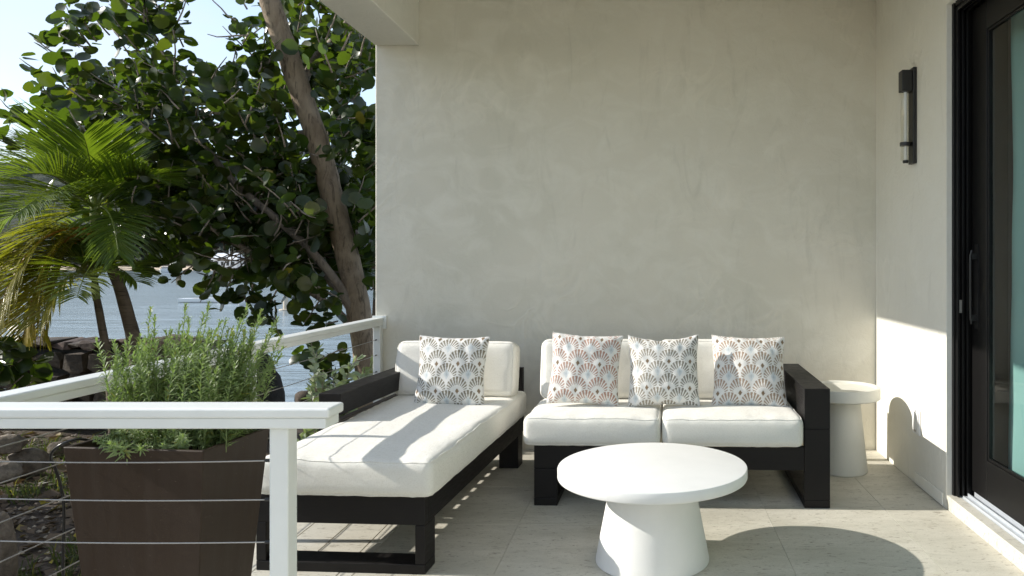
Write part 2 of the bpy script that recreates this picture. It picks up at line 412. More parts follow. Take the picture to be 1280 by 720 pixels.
r.box(1.825, 5.2, -1.5, 6.2, -0.06, 0.05); r.box(1.825, 5.2, -1.5, 6.2, 2.95, 3.05); r.box(1.83, 1.95, 4.0, 6.2, 0.05, 2.95)
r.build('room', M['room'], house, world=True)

# terrace floor: grout bed with every tile its own piece
floor = MB().box(-1.93, WX1 + 0.29, -9.0, WY + 0.1, -0.35, -0.006).build('terrace_floor', M['grout'])  # unseen stretch behind the viewer lengthened to bounce light onto the walls
floor['kind'] = 'structure'
tile_cache = {}
def tile(x0, x1, y0, y1, mat, j=0.0005, bev=0.0007):
    key = (round(x1-x0, 3), round(y1-y0, 3), mat, j)
    if key not in tile_cache:
        hx, hy = (x1-x0)/2 - j, (y1-y0)/2 - j
        b = bev
        vs = [(-hx,-hy,-0.012),(hx,-hy,-0.012),(hx,hy,-0.012),(-hx,hy,-0.012),(-hx,-hy,-b),(hx,-hy,-b),(hx,hy,-b),(-hx,hy,-b),
              (-hx+b,-hy+b,0),(hx-b,-hy+b,0),(hx-b,hy-b,0),(-hx+b,hy-b,0)]
        fs = [(0,1,5,4),(1,2,6,5),(2,3,7,6),(3,0,4,7),(4,5,9,8),(5,6,10,9),(6,7,11,10),(7,4,8,11),(8,9,10,11)]
        m = MB(); m.add(vs, fs); tile_cache[key] = m.mesh('tile', M[mat])
    inst(tile_cache[key], 'tile', floor, Matrix.Translation(((x0+x1)/2, (y0+y1)/2, rnd.uniform(-0.0005, 0.0005))) @ Matrix.Rotation(rnd.uniform(-0.0006, 0.0006), 4, 'X'))
rows = [3.655 + 0.61*k for k in range(-20, 3)]
rows[-1] = 5.10
colsx = [-1.196, -0.63, -0.02, 0.59, 1.20, 1.5185]
for i in range(len(rows)-1):
    for k in range(len(colsx)-1): tile(colsx[k], colsx[k+1], rows[i], rows[i+1], 'tile')
edge = [-1.93, -1.795, -1.62, -1.447, -1.26, -1.196]
for k in range(5):
    y = -8.9 + (0.165 if k % 2 else 0.0) + 0.106
    while y < 5.1:
        y2 = min(y + 0.33, 5.10)
        if y2 - y > 0.04: tile(edge[k], edge[k+1], y, y2, 'paver', 0.0017, 0.0017)
        y = y2 if y2 < 5.09 else 9

# ------------------------------------------------------------------ land, sea, far shore
def grid(x0, x1, y0, y1, nx, ny, fz):
    m = MB(); vs = []; fs = []
    for j in range(ny+1):
        for i in range(nx+1):
            x = x0 + (x1-x0)*i/nx; y = y0 + (y1-y0)*j/ny; vs.append((x, y, fz(x, y)))
    for j in range(ny):
        for i in range(nx): fs.append((j*(nx+1)+i, j*(nx+1)+i+1, (j+1)*(nx+1)+i+1, (j+1)*(nx+1)+i))
    m.add(vs, fs); return m
GZ, SEA = -0.32, -2.2
def gz(x, y):
    edge_y = 8.4 + 0.25*mnoise.noise(Vector((x*0.5, 3.1, 0))) - 0.9*max(0, min(1, (x+4.2)/1.2))
    t = max(0.0, min(1.0, (y - edge_y) / 2.2)); t = t*t*(3-2*t)
    base = GZ + 0.05*mnoise.noise(Vector((x*0.9, y*0.9, 0))) + 0.02*mnoise.noise(Vector((x*4, y*4, 2)))
    if y < -3.4: base -= 0.0
    return base - t*3.2
grid(-14, 6, -14, 12, 150, 190, gz).build('garden_ground', M['garden'], smooth=True, kind='structure')
grid(-2500, 2500, 8.0, 2600, 8, 8, lambda x, y: SEA).build('sea', M['sea'], kind='structure')
# land behind the viewer, beyond the garden sheet
grid(-2500, 2500, -2500, 8.0, 6, 6, lambda x, y: -3.0).build('ground', M['garden'], kind='structure')

def hill_z(x, y):
    s = max(0.0, (y - 345) / 260.0)
    ridge = 44 + 16*mnoise.noise(Vector((x*0.0045 + 3, 0.3, 0))) + 9*mnoise.noise(Vector((x*0.014, y*0.01, 4)))
    rise = min(1.0, s); rise = rise*rise*(3-2*rise)
    tex = 3.6*mnoise.noise(Vector((x*0.09, y*0.09, 0))) + 2.2*mnoise.noise(Vector((x*0.25, y*0.25, 7)))
    return -1.2 + ridge*rise*1.75 + (tex * min(1, s*6) if s > 0 else 0)
grid(-620, 420, 338, 640, 300, 90, hill_z).build('hills', M['hill'], smooth=True, kind='structure')
grid(-420, 200, 326, 352, 40, 3, lambda x, y: SEA - 0.25 + (y-326)*0.11).build('beach', M['sand'], kind='structure')
# far shore trees: a low wooded belt that reads as one mass
m = MB(); rs = random.Random(3)
for i in range(1500):
    x = rs.uniform(-330, 30); y = rs.uniform(346, 372); z = -0.5 + (y-346)*0.25; h = rs.uniform(3, 8)
    for k in range(5):
        c = Vector((x + rs.uniform(-2, 2), y + rs.uniform(-1.5, 1.5), z + h*rs.uniform(0.35, 1)))
        s_ = rs.uniform(0.8, 1.9); q = Matrix.Rotation(rs.uniform(0, 6), 3, 'Z') @ Matrix.Rotation(rs.uniform(-1, 1), 3, 'X')
        m.add([c + q @ Vector(v)*s_ for v in ((-1, -.7, 0), (1, -.8, .2), (.9, .8, 0), (-.8, .9, -.2), (0, 0, .8))], [(0, 1, 4), (1, 2, 4), (2, 3, 4), (3, 0, 4)])
m.build('shore_woods', M['hill'], kind='stuff')

# ------------------------------------------------------------------ railings
def rail_x(m, x0, x1, y0, y1, top):                  # cap board over a slimmer rail, running in x
    m.box(x0, x1, y0, y1, top-0.024, top)
    m.box(x0, x1-0.003, y0+0.002, y1-0.004, top-0.050, top-0.0242)
RT = 0.89
fr = thing('cable_railing', (-1.2, 1.97, 0), 'white cable railing in front of the brown planter, its rail ending in a post', 'railing')
m = MB(); m.box(-1.86, -0.812, 1.925, 2.02, RT-0.026, RT); m.build('handrail', M['white_paint'], fr, world=True, bevel=0.006, seg=3)
m = MB(); m.box(-1.86, -0.822, 1.930, 2.012, RT-0.053, RT-0.0262); m.build('under_rail', M['white_paint'], fr, world=True, bevel=0.003)
MB().box(-0.974, -0.925, 1.945, 1.997, 0.0, RT-0.0535).build('post', M['white_paint'], fr, world=True, bevel=0.004)
MB().box(-1.86, -1.81, 1.946, 1.996, -0.3, RT-0.0535).build('post', M['white_paint'], fr, world=True, bevel=0.004)
hs = [0.7465, 0.645, 0.535, 0.425, 0.315, 0.205, 0.095]
for i, h in enumerate(hs):
    pts = [(-1.83 + 0.88*k/14, 1.971, h - 0.006*math.sin(math.pi*k/14) + 0.006*(1-k/14)*(1 if i else 0.0)) for k in range(15)]
    c = MB().tube(pts, 0.0018, 6).build('cable', M['steel'], fr, smooth=True, world=True)
fit = MB().lathe([(0.0042, -0.011), (0.0046, -0.008), (0.0046, 0.008), (0.0032, 0.011)], 10).mesh('cable_fitting', M['lamp_black'], smooth=True)
for h in hs: inst(fit, 'cable_fitting', fr, T(Vector((-0.986, 1.971, h)) - fr.location) @ RY(90))
lr = thing('cable_railing', (-1.82, 3.5, 0), 'white cable railing running back along the terrace edge to the house wall', 'railing')
m = MB(); m.box(-1.860, -1.783, 2.0205, WY-0.012, RT-0.026, RT); m.build('handrail', M['white_paint'], lr, world=True, bevel=0.006, seg=3)
m = MB(); m.box(-1.854, -1.789, 2.0205, WY-0.012, RT-0.053, RT-0.0262); m.build('under_rail', M['white_paint'], lr, world=True, bevel=0.003)
for y in (3.44, 5.042):
    MB().box(-1.836, -1.786, y-0.02 if y < 4 else y, y+0.02 if y < 4 else y+0.05, 0.0, RT-0.0535).build('post', M['white_paint'], lr, world=True, bevel=0.004)
for i, h in enumerate(hs):
    pts = [(-1.811, 1.99 + 3.06*k/16, h - 0.004*abs(math.sin(math.pi*k/8))) for k in range(17)]
    MB().tube(pts, 0.0018, 6).build('cable', M['steel'], lr, smooth=True, world=True)
for h in hs: inst(fit, 'cable_fitting', lr, T(Vector((-1.811, 5.029, h)) - lr.location) @ RX(90))
MB().box(-1.86, -1.765, WY-0.0115, WY-0.001, RT-0.075, RT+0.012).build('wall_bracket', M['white_paint'], lr, world=True, bevel=0.003)

# ------------------------------------------------------------------ cushions
def axis_samples(L, r, n):
    h = L/2; e = [h - r + r*math.sin(R(a)) for a in (90, 72, 54, 36, 18)]
    inner = [-(h-r) + 2*(h-r)*k/n for k in range(n+1)]
    return sorted(set([round(v, 5) for v in [-x for x in e] + inner + e]))
def cushion(W, D, H, r, top=0.02, side=0.012, seed=0, wr=0.009):
    """soft box centred on its own middle: rounded edges, crowned top, puckered seams"""
    hx, hy, hz = W/2, D/2, H/2
    def deform(p):
        x, y, z = p
        q = Vector((max(-hx+r, min(hx-r, x)), max(-hy+r, min(hy-r, y)), max(-hz+r, min(hz-r, z))))
        d = Vector(p) - q
        if d.length > 1e-6: q = q + d.normalized()*r
        u, v, t = q.x/hx, q.y/hy, q.z/hz
        fz = (1-u**4)*(1-v**4); q.z += top*fz*(1 if t > 0 else -0.4)*abs(t)
        q.x += side*(1-v**4)*(1-t*t)*(1 if u > 0 else -1)*abs(u)**3
        q.y += side*(1-u**4)*(1-t*t)*(1 if v > 0 else -1)*abs(v)**3
        n = mnoise.noise(Vector((q.x*3.2, q.y*3.2, q.z*4 + seed*7.3)))
        n2 = mnoise.noise(Vector((q.x*11, q.y*11, q.z*7 + seed*3.1)))
        ed = max(abs(u), abs(v))**6
        q += Vector((0, 0, 1 if t > -0.3 else 0)) * (wr*n + wr*0.55*n2*(0.35+ed))
        pk = mnoise.noise(Vector((q.x*26, q.y*26, seed)))
        q.z += 0.0042*pk*ed*(1 if t > 0 else -1)
        return q
    xs, ys, zs = axis_samples(W, r, 26), axis_samples(D, r, 26), axis_samples(H, min(r, hz*0.98), 5)
    bm = bmesh.new(); cache = {}
    def vert(p):
        k = tuple(round(c, 4) for c in p)
        if k not in cache: cache[k] = bm.verts.new(deform(p))
        return cache[k]
    def face(A, B, mk, flip):
        for i in range(len(A)-1):
            for j in range(len(B)-1):
                vs = [vert(mk(A[i], B[j])), vert(mk(A[i+1], B[j])), vert(mk(A[i+1], B[j+1])), vert(mk(A[i], B[j+1]))]
                if flip: vs.reverse()
                try: bm.faces.new(vs)
                except ValueError: pass
    for s in (-1, 1):
        face(xs, ys, lambda a, b: (a, b, s*hz), s < 0)
        face(xs, zs, lambda a, b: (a, s*hy, b), s > 0)
        face(ys, zs, lambda a, b: (s*hx, a, b), s < 0)
    vs = [v.co.copy() for v in bm.verts]; bm.verts.index_update()
    fs = [tuple(v.index for v in f.verts) for f in bm.faces]; bm.free()
    m = MB(); m.add(vs, fs)
    def seam(zz):
        loop = []
        N = 46
        for k in range(N): loop.append((-hx + W*k/N, -hy, zz))
        for k in range(N): loop.append((hx, -hy + D*k/N, zz))
        for k in range(N): loop.append((hx - W*k/N, hy, zz))
        for k in range(N): loop.append((-hx, hy - D*k/N, zz))
        loop.append(loop[0])
        # ease the corners round
        return [deform(p) for p in loop]
    return m, seam
def put_cushion(name, parent, W, D, H, r, M4, **kw):
    m, seam = cushion(W, D, H, r, **kw)
    m.v = [tuple(M4 @ Vector(p)) for p in m.v]
    o = m.build(name, M['fabric'], parent, smooth=True)
    for zz in (H/2, -H/2):
        s = MB().tube([M4 @ Vector(p) for p in seam(zz)], 0.0032, 5, cap=False)
        s.build('seam', M['fabric'], o, smooth=True)
    return o
W_ = M['wood']; BV = 0.003

# ------------------------------------------------------------------ chaise on the left
ch = thing('chaise_lounge', (-1.611, 3.111, 0), 'black framed chaise lounge with long cream seat cushion and arm on its left side', 'chaise lounge', rz=R(-3.7))
CL = 1.74
for x0, x1 in ((0.0, 0.042), (0.665, 0.707)):
    MB().box(x0, x1, 0, 0.118, 0.0402, 0.1975).build('leg', W_, ch, bevel=BV)
MB().box(0, 0.707, 0, 0.118, 0, 0.04).build('floor_runner', W_, ch, bevel=BV)
MB().box(0, 0.707, 0.0, 0.04, 0.198, 0.312).build('front_apron', W_, ch, bevel=BV)
MB().box(0.667, 0.707, 0.0405, CL-0.042, 0.198, 0.312).build('side_rail', W_, ch, bevel=BV)
MB().box(0.0, 0.035, 0.0405, CL-0.042, 0.198, 0.283).build('side_rail', W_, ch, bevel=BV)
MB().box(0.0, 0.707, CL-0.04, CL, 0.198, 0.60).build('back_panel', W_, ch, bevel=BV)
MB().box(0.588, 0.707, CL-0.158, CL-0.041, 0, 0.1975).build('leg', W_, ch, bevel=BV)
MB().box(0.0, 0.119, CL-0.158, CL-0.041, 0, 0.1975).build('leg', W_, ch, bevel=BV)
sl_me = MB().box(0.003, 0.664, -0.0375, 0.0375, 0.2835, 0.310).mesh('slat', W_)
for k in range(11):
    y = 0.1675 + 0.145*k
    if y < CL-0.08: inst(sl_me, 'slat', ch, T((0, y, 0)))
MB().box(-0.068, 0.044, 0.645, CL, 0.505, 0.612).build('armrest', W_, ch, bevel=BV)
MB().box(-0.068, -0.004, 0.645, 0.745, 0.0, 0.5045).build('arm_post', W_, ch, bevel=BV)
MB().box(-0.068, -0.004, CL-0.12, CL, 0.0, 0.5045).build('arm_post', W_, ch, bevel=BV)
MB().box(-0.064, -0.022, 0.746, CL-0.121, 0.345, 0.452).build('arm_rail', W_, ch, bevel=BV)
put_cushion('seat_cushion', ch, 0.738, 1.70, 0.154, 0.037, T((0.376, 0.818, 0.389)), top=0.010, side=0.006, seed=1, wr=0.010)
put_cushion('back_cushion', ch, 0.722, 0.325, 0.165, 0.042, T((0.362, 1.487, 0.618)) @ RX(79) , top=0.014, side=0.006, seed=2, wr=0.009)

# ------------------------------------------------------------------ sofa against the wall
sf = thing('outdoor_sofa', (-0.599, 3.937, 0), 'black framed two seat outdoor sofa with cream cushions and arm on its right end', 'sofa', rz=R(-1.6))
SD = 0.97
MB().box(0.0, 0.121, 0.0, 0.04, 0.0402, 0.1915).build('leg', W_, sf, bevel=BV)
MB().box(0.0, 0.121, SD-0.04, SD, 0.0402, 0.1915).build('leg', W_, sf, bevel=BV)
MB().box(0.0, 0.121, 0.0, SD, 0.0, 0.04).build('floor_runner', W_, sf, bevel=BV)
MB().box(0.0, 1.3935, 0.0, 0.04, 0.192, 0.312).build('front_apron', W_, sf, bevel=BV)
MB().box(0.0, 1.3935, SD-0.04, SD, 0.192, 0.60).build('back_panel', W_, sf, bevel=BV)
MB().box(0.0, 0.04, 0.0405, SD-0.0405, 0.192, 0.312).build('side_rail', W_, sf, bevel=BV)
MB().box(1.35, 1.3935, 0.0405, SD-0.0405, 0.192, 0.30).build('side_rail', W_, sf, bevel=BV)
ss_me = MB().box(-0.0375, 0.0375, 0.0405, SD-0.0405, 0.2855, 0.311).mesh('slat', W_)
for k in range(9): inst(ss_me, 'slat', sf, T((0.12 + 0.145*k, 0, 0)))
MB().box(1.394, 1.525, 0.0, 0.042, 0.0402, 0.4045).build('arm_post', W_, sf, bevel=BV)
MB().box(1.394, 1.525, SD-0.042, SD, 0.0402, 0.4045).build('arm_post', W_, sf, bevel=BV)
MB().box(1.394, 1.525, 0.0, SD, 0.0, 0.04).build('floor_runner', W_, sf, bevel=BV)
MB().box(1.394, 1.525, 0.0, SD, 0.405, 0.612).build('armrest', W_, sf, bevel=BV)
put_cushion('seat_cushion', sf, 0.708, 0.83, 0.152, 0.035, T((0.300, 0.385, 0.388)), top=0.013, side=0.006, seed=3, wr=0.009)
put_cushion('seat_cushion', sf, 0.722, 0.83, 0.152, 0.035, T((1.026, 0.385, 0.388)), top=0.013, side=0.006, seed=4, wr=0.009)
put_cushion('back_cushion', sf, 0.672, 0.342, 0.175, 0.042, T((0.292, 0.528, 0.633)) @ RX(80), top=0.014, side=0.006, seed=5, wr=0.009)
put_cushion('back_cushion', sf, 0.672, 0.342, 0.175, 0.042, T((0.976, 0.528, 0.633)) @ RX(80), top=0.014, side=0.006, seed=6, wr=0.009)

# ------------------------------------------------------------------ printed throw pillows
def fan_print(U, V, pal, ox, oy, ang):
    """scallop fans: U, V in [-1, 1]; returns an (n, 3) colour array. A print on the cloth, nothing else."""
    ca, sa = math.cos(ang), math.sin(ang)
    X = (U*ca - V*sa) * 1.66 + ox; Y = (U*sa + V*ca) * 1.66 + oy          # one fan = 1 unit wide
    P = 0.62
    out = np.empty((len(U), 3)); done = np.zeros(len(U), bool); out[:] = (0.74, 0.73, 0.70)
    j0 = np.floor(Y / P).astype(int)
    for dj in range(-2, 3):                       # lower rows lie over the upper ones
        j = j0 + dj
        cy = j*P; sh = np.where(j % 2 == 0, 0.0, 0.5)
        cx = np.round(X - sh) + sh
        dx, dy = X - cx, Y - cy
        hit = (dx*dx + dy*dy < 0.25) & ~done
        done |= hit
        bx, by = dx, dy + 0.27                    # spokes fan out from the foot
        th = np.arctan2(bx, by); rho = np.hypot(bx, by)
        rad = np.hypot(dx, dy)
        k = th / R(13.5); fr_ = np.abs(k - np.round(k))
        lim = 0.235
        wdt = 0.20 + 0.16*np.clip((rho-0.34)/0.4, 0, 1)
        sp = hit & (rho > 0.335) & (rad < 0.455) & (fr_ < wdt) & (np.abs(th) < R(100))
        tint = (0.5 + 0.5*np.sin(cx*2.3 + cy*1.7 + ox*3))[:, None]
        cA, cB = np.array(pal[0]), np.array(pal[1])
        # the ink turns from rust to taupe across the cloth
        g = np.clip(0.5 + 0.55*U + 0.25*(tint[:, 0]-0.5), 0, 1)[:, None]
        ink = cA*(1-g) + cB*g
        out[sp] = np.minimum(0.6, ink[sp]*1.95)
        even = (j % 2 == 0)
        dia = hit & even & (np.abs(bx)/0.135 + np.abs(by-0.20)/0.25 < 1)
        out[dia] = (0.585, 0.625, 0.635)
        dia2 = hit & even & (np.abs(bx)/0.055 + np.abs(by-0.19)/0.10 < 1)
        out[dia2] = (0.47, 0.51, 0.525)
        dot = hit & ~even & (np.abs(bx)/0.085 + np.abs(by-0.06)/0.13 < 1)
        out[dot] = (0.21, 0.145, 0.085)
    return out

def pillow(name, label, c, size, lean, roll, yaw, pal, ox, oy, seed, slump=0.0):
    N = 150; hs_ = size/2; TH = 0.068
    u = np.linspace(-1, 1, N+1); U, V = np.meshgrid(u, u); U = U.ravel(); V = V.ravel()
    prof = np.clip((1-np.abs(U)**2.6)*(1-np.abs(V)**2.6), 0, 1)**0.55
    wr = np.array([mnoise.noise(Vector((a*2.2, b*2.2, seed*5.1))) for a, b in zip(U, V)])
    wr2 = np.array([mnoise.noise(Vector((a*5.5 + b*2, b*4.5, seed*9.7))) for a, b in zip(U, V)])
    pin = 0.075
    X = hs_*U*(1 - pin*(1-V**2)*np.abs(U)**3 + 0.02*wr) ; Z = hs_*V*(1 - pin*(1-U**2)*np.abs(V)**3)
    Z = Z - slump*hs_*0.12*np.clip(V, 0, 1)*(1-np.abs(U)**1.5)
    Yf = -TH*prof*(1 + 0.10*wr + 0.045*wr2) - 0.010*wr2*(1-prof)
    Yb = TH*0.9*prof - 0.010*wr2*(1-prof)
    colr = fan_print(U, V, pal, ox, oy, R(rnd.uniform(-2, 2)))
    n1 = N+1
    front = np.stack([X, Yf, Z], 1); back = np.stack([X, Yb, Z], 1)
    idx = lambda i, j: j*n1 + i
    q = [(idx(i, j), idx(i+1, j), idx(i+1, j+1), idx(i, j+1)) for j in range(N) for i in range(N)]
    step = 5; m = MB()
    m.v = [tuple(p) for p in front]; m.f = q; m.c = [tuple(c_) for c_ in colr]
    o = thing(name, c, label, 'cushion', group='printed throw pillows')
    o.rotation_euler = (Matrix.Rotation(yaw, 3, 'Z') @ Matrix.Rotation(R(-lean), 3, 'X') @ Matrix.Rotation(R(roll), 3, 'Y')).to_euler()
    m.build('pillow_front', M['print'], o, smooth=True)
    mb = MB(); mb.v = [tuple(p) for p in back]; mb.f = [f[::-1] for f in q]; mb.c = [(0.74, 0.73, 0.70)]*len(back)
    mb.build('pillow_back', M['print'], o, smooth=True)
    edge_i = [idx(i, 0) for i in range(N)] + [idx(N, j) for j in range(N)] + [idx(i, N) for i in range(N, 0, -1)] + [idx(0, j) for j in range(N, 0, -1)]
    MB().tube([front[k] for k in edge_i[::3]] + [front[edge_i[0]]], 0.0022, 5, cap=False, colr=(0.72, 0.70, 0.66)).build('seam', M['print'], o, smooth=True)
    return o
rust, taupe, olive = (0.205, 0.132, 0.106), (0.150, 0.118, 0.085), (0.115, 0.105, 0.080)
teal = (0.095, 0.105, 0.095)
pillow('throw_pillow', 'fan printed throw pillow with dark olive fans on the chaise', at(564.5, 464.5, 4.30), 0.405, 13, 0.8, R(-3.7), (olive, (0.105, 0.092, 0.066)), 0.05, 0.10, 1)
pillow('throw_pillow', 'rust brown fan printed pillow at the left end of the sofa, tilted', at(731.5, 461.5, 4.20), 0.395, 15, 3.2, R(1), (rust, (0.20, 0.115, 0.085)), -0.18, 0.22, 2)
pillow('throw_pillow', 'throw pillow with green grey fans over the gap between the two sofa cushions', at(829.5, 463, 4.19), 0.395, 15, -0.8, R(-1), ((0.17, 0.15, 0.12), (0.10, 0.095, 0.08)), 0.26, 0.02, 3, slump=0.9)
pillow('throw_pillow', 'throw pillow with pale rust to taupe fans beside the black right sofa arm', at(936, 464, 4.25), 0.415, 25, 1.0, R(-2), ((0.195, 0.140, 0.105), taupe), -0.06, 0.30, 4)

# ------------------------------------------------------------------ tables
ct = thing('coffee_table', (0.012, 3.233, 0), 'round white coffee table on a flared cone base in front of the sofa', 'coffee table')
MB().lathe([(0.392, 0.353), (0.399, 0.3555), (0.4015, 0.360), (0.4015, 0.394), (0.3995, 0.3985), (0.394, 0.400)], 128).build('tabletop', M['white_resin'], ct, smooth=True, sharp=50)
MB().lathe([(0.236, 0.0), (0.241, 0.002), (0.241, 0.010), (0.174, 0.3525)], 96).build('base', M['white_resin'], ct, smooth=True, sharp=50)
st = thing('side_table', (1.165, 4.605, 0), 'small round cream side table beside the right sofa arm', 'side table')
MB().lathe([(0.218, 0.440), (0.225, 0.445), (0.225, 0.506), (0.222, 0.511), (0.202, 0.511), (0.198, 0.506), (0.196, 0.499)], 96).build('tabletop', M['cream_resin'], st, smooth=True, sharp=50)
MB().lathe([(0.149, 0.0), (0.152, 0.003), (0.152, 0.010), (0.106, 0.4395)], 96).build('base', M['cream_resin'], st, smooth=True, sharp=50)

# ------------------------------------------------------------------ wall lamp, outlet
wlp = thing('wall_lamp', (1.52, 4.36, 2.1), 'narrow black wall lamp with a clear glass tube on the right wall', 'wall lamp')
MB().box(1.498, 1.5195, 4.318, 4.402, 1.825, 2.372).build('backplate', M['lamp_black'], wlp, world=True, bevel=0.003)
MB().box(1.438, 1.4975, 4.326, 4.394, 2.238, 2.358).build('cap', M['lamp_black'], wlp, world=True, bevel=0.004)
MB().lathe([(0.025, 1.845), (0.027, 1.848), (0.027, 2.2375)], 32, (1.468, 4.36, 0)).build('glass_tube', M['lamp_glass'], wlp, world=True, smooth=True, sharp=50)
MB().lathe([(0.0315, 1.928), (0.0315, 1.948)], 32, (1.468, 4.36, 0)).build('ring', M['lamp_black'], wlp, world=True, smooth=True, sharp=50)
MB().lathe([(0.010, 1.826), (0.010, 2.236)], 16, (1.468, 4.36, 0)).build('light_tube', M['plastic'], wlp, world=True, smooth=True, sharp=50)
MB().lathe([(0.012, 1.828), (0.016, 1.834), (0.016, 1.8445)], 16, (1.468, 4.36, 0)).build('end_cap', M['lamp_black'], wlp, world=True, smooth=True, sharp=50)
ol = thing('wall_outlet', (1.52, 4.31, 0.35), 'white covered wall outlet low on the right wall near the door', 'outlet')
MB().box(1.512, 1.5195, 4.258, 4.372, 0.285, 0.425).build('plate', M['plastic'], ol, world=True, bevel=0.002)
MB().box(1.5065, 1.5115, 4.268, 4.362, 0.297, 0.412).build('cover', M['plastic'], ol, world=True, bevel=0.008)
MB().box(1.504, 1.506, 4.300, 4.330, 0.300, 0.312).build('latch', M['steel'], ol, world=True, bevel=0.001)

# ------------------------------------------------------------------ sliding door
dr = thing('sliding_door', (1.65, 3.2, 0.07), 'black framed sliding glass door on the right with a pull handle', 'door')
K = M['door_black']
YN = 0.25
m = MB(); m.box(1.546, 1.825, 3.866, 3.8895, 0.0725, 2.5795)
for x in (1.556, 1.580, 1.604, 1.655, 1.69, 1.73): m.box(x, x+0.010, 3.842, 3.8658, 0.0735, 2.556)
m.build('jamb', K, dr, world=True, bevel=0.0015)
m = MB(); m.box(1.546, 1.825, YN, 3.8415, 2.556, 2.5795)
for x in (1.556, 1.580, 1.604, 1.69, 1.73): m.box(x, x+0.010, YN, 3.8415, 2.532, 2.5555)
m.build('head', K, dr, world=True, bevel=0.0015)
# outer panel, nearly closed against the jamb
P0, P1, Y0, Y1 = 1.628, 1.668, 2.05, 3.838
pn = thing('panel', (0, 0, 0), None, None); pn.parent = dr
def panel(name, X0, X1, ya, yb, stile=0.165):
    m = MB(); z0, z1 = 0.108, 2.528
    m.box(X0, X1, yb-stile, yb, z0, z1); m.box(X0, X1, ya, ya+stile, z0, z1)
    m.box(X0+0.0006, X1-0.0006, ya+stile-0.001, yb-stile+0.001, z0, z0+0.195); m.box(X0+0.0006, X1-0.0006, ya+stile-0.001, yb-stile+0.001, z1-0.14, z1)
    o = m.build(name, K, dr, world=True, bevel=0.004)
    zz0, zz1 = z0+0.196, z1-0.141
    b = MB()
    b.box(X0+0.006, X0+0.016, yb-stile-0.012, yb-stile-0.0005, zz0, zz1); b.box(X0+0.006, X0+0.016, ya+stile+0.0005, ya+stile+0.012, zz0, zz1)
    b.box(X0+0.0055, X0+0.0155, ya+stile+0.0125, yb-stile-0.0125, zz0, zz0+0.012); b.box(X0+0.0055, X0+0.0155, ya+stile+0.0125, yb-stile-0.0125, zz1-0.012, zz1)
    b.build('glazing_bead', K, o, world=True, bevel=0.002)
    MB().box((X0+X1)/2-0.004, (X0+X1)/2+0.004, ya+stile-0.002, yb-stile+0.002, zz0-0.002, zz1+0.002).build('glass', M['glass'], o, world=True)
    return o
bpy.data.objects.remove(pn)
p1 = panel('door_panel', P0, P1, Y0, Y1)
p2 = panel('door_panel', 1.676, 1.716, 0.30, 2.20)
h = MB(); h.tube([(1.600, 3.775, 0.955), (1.594, 3.775, 0.985), (1.594, 3.775, 1.29), (1.600, 3.775, 1.32)], 0.0065, 10)
for z in (0.985, 1.29): h.box(1.596, 1.6275, 3.765, 3.785, z-0.014, z+0.014)
h.box(1.622, 1.6275, 3.757, 3.793, 0.93, 1.35)
h.build('handle', M['lamp_black'], p1, world=True, smooth=True, sharp=40)
MB().box(1.566, 1.579, 3.8405, 3.8418, 1.005, 1.070).build('strike_plate', M['steel'], dr, world=True)
s = MB(); s.box(1.52, 1.578, 0.2, DY-0.001, -0.02, 0.070); s.build('door_sill', M['sill'], house, world=True, bevel=0.003)
m = MB(); m.box(1.579, 1.822, 0.2, DY-0.002, -0.02, 0.072)
for x, hh in ((1.582, 0.082), (1.606, 0.094), (1.640, 0.106), (1.662, 0.100), (1.69, 0.106), (1.72, 0.10)): m.box(x, x+0.006, 0.2, DY-0.052, 0.0715, hh)
m.box(1.589, 1.605, 0.2, DY-0.052, 0.0715, 0.080)
m.build('track', M['aluminium'], dr, world=True, bevel=0.001)
# sheer curtain inside
m = MB(); vs = []; NN = 260; zs_ = [0.09 + (2.50-0.09)*k/24 for k in range(25)]
for kz, z in enumerate(zs_):
    for k in range(NN+1):
        y = 3.735 - 2.4*k/NN
        t_ = (z-0.09)/2.4
        ph = y*34 + 1.6*mnoise.noise(Vector((y*3, 0.5*t_, 1)))
        x = 1.768 + 0.020*math.sin(ph)*(0.75+0.25*math.sin(y*7+2)) + 0.010*mnoise.noise(Vector((y*6, z*2, 5)))
        yy = y + (0.020*math.sin(2.4*z+0.4) + 0.02*(1-t_) if k < 18 else 0.0)*(1-k/18 if k < 18 else 0)
        vs.append((x, yy, z))
fs = [(j*(NN+1)+k, j*(NN+1)+k+1, (j+1)*(NN+1)+k+1, (j+1)*(NN+1)+k) for j in range(24) for k in range(NN)]
m.add(vs, fs); cu = m.build('curtain', M['curtain'], smooth=True)
tag(cu, 'sheer teal curtain hanging in folds behind the sliding door glass', 'curtain')
cu.location = (0, 0, 0)

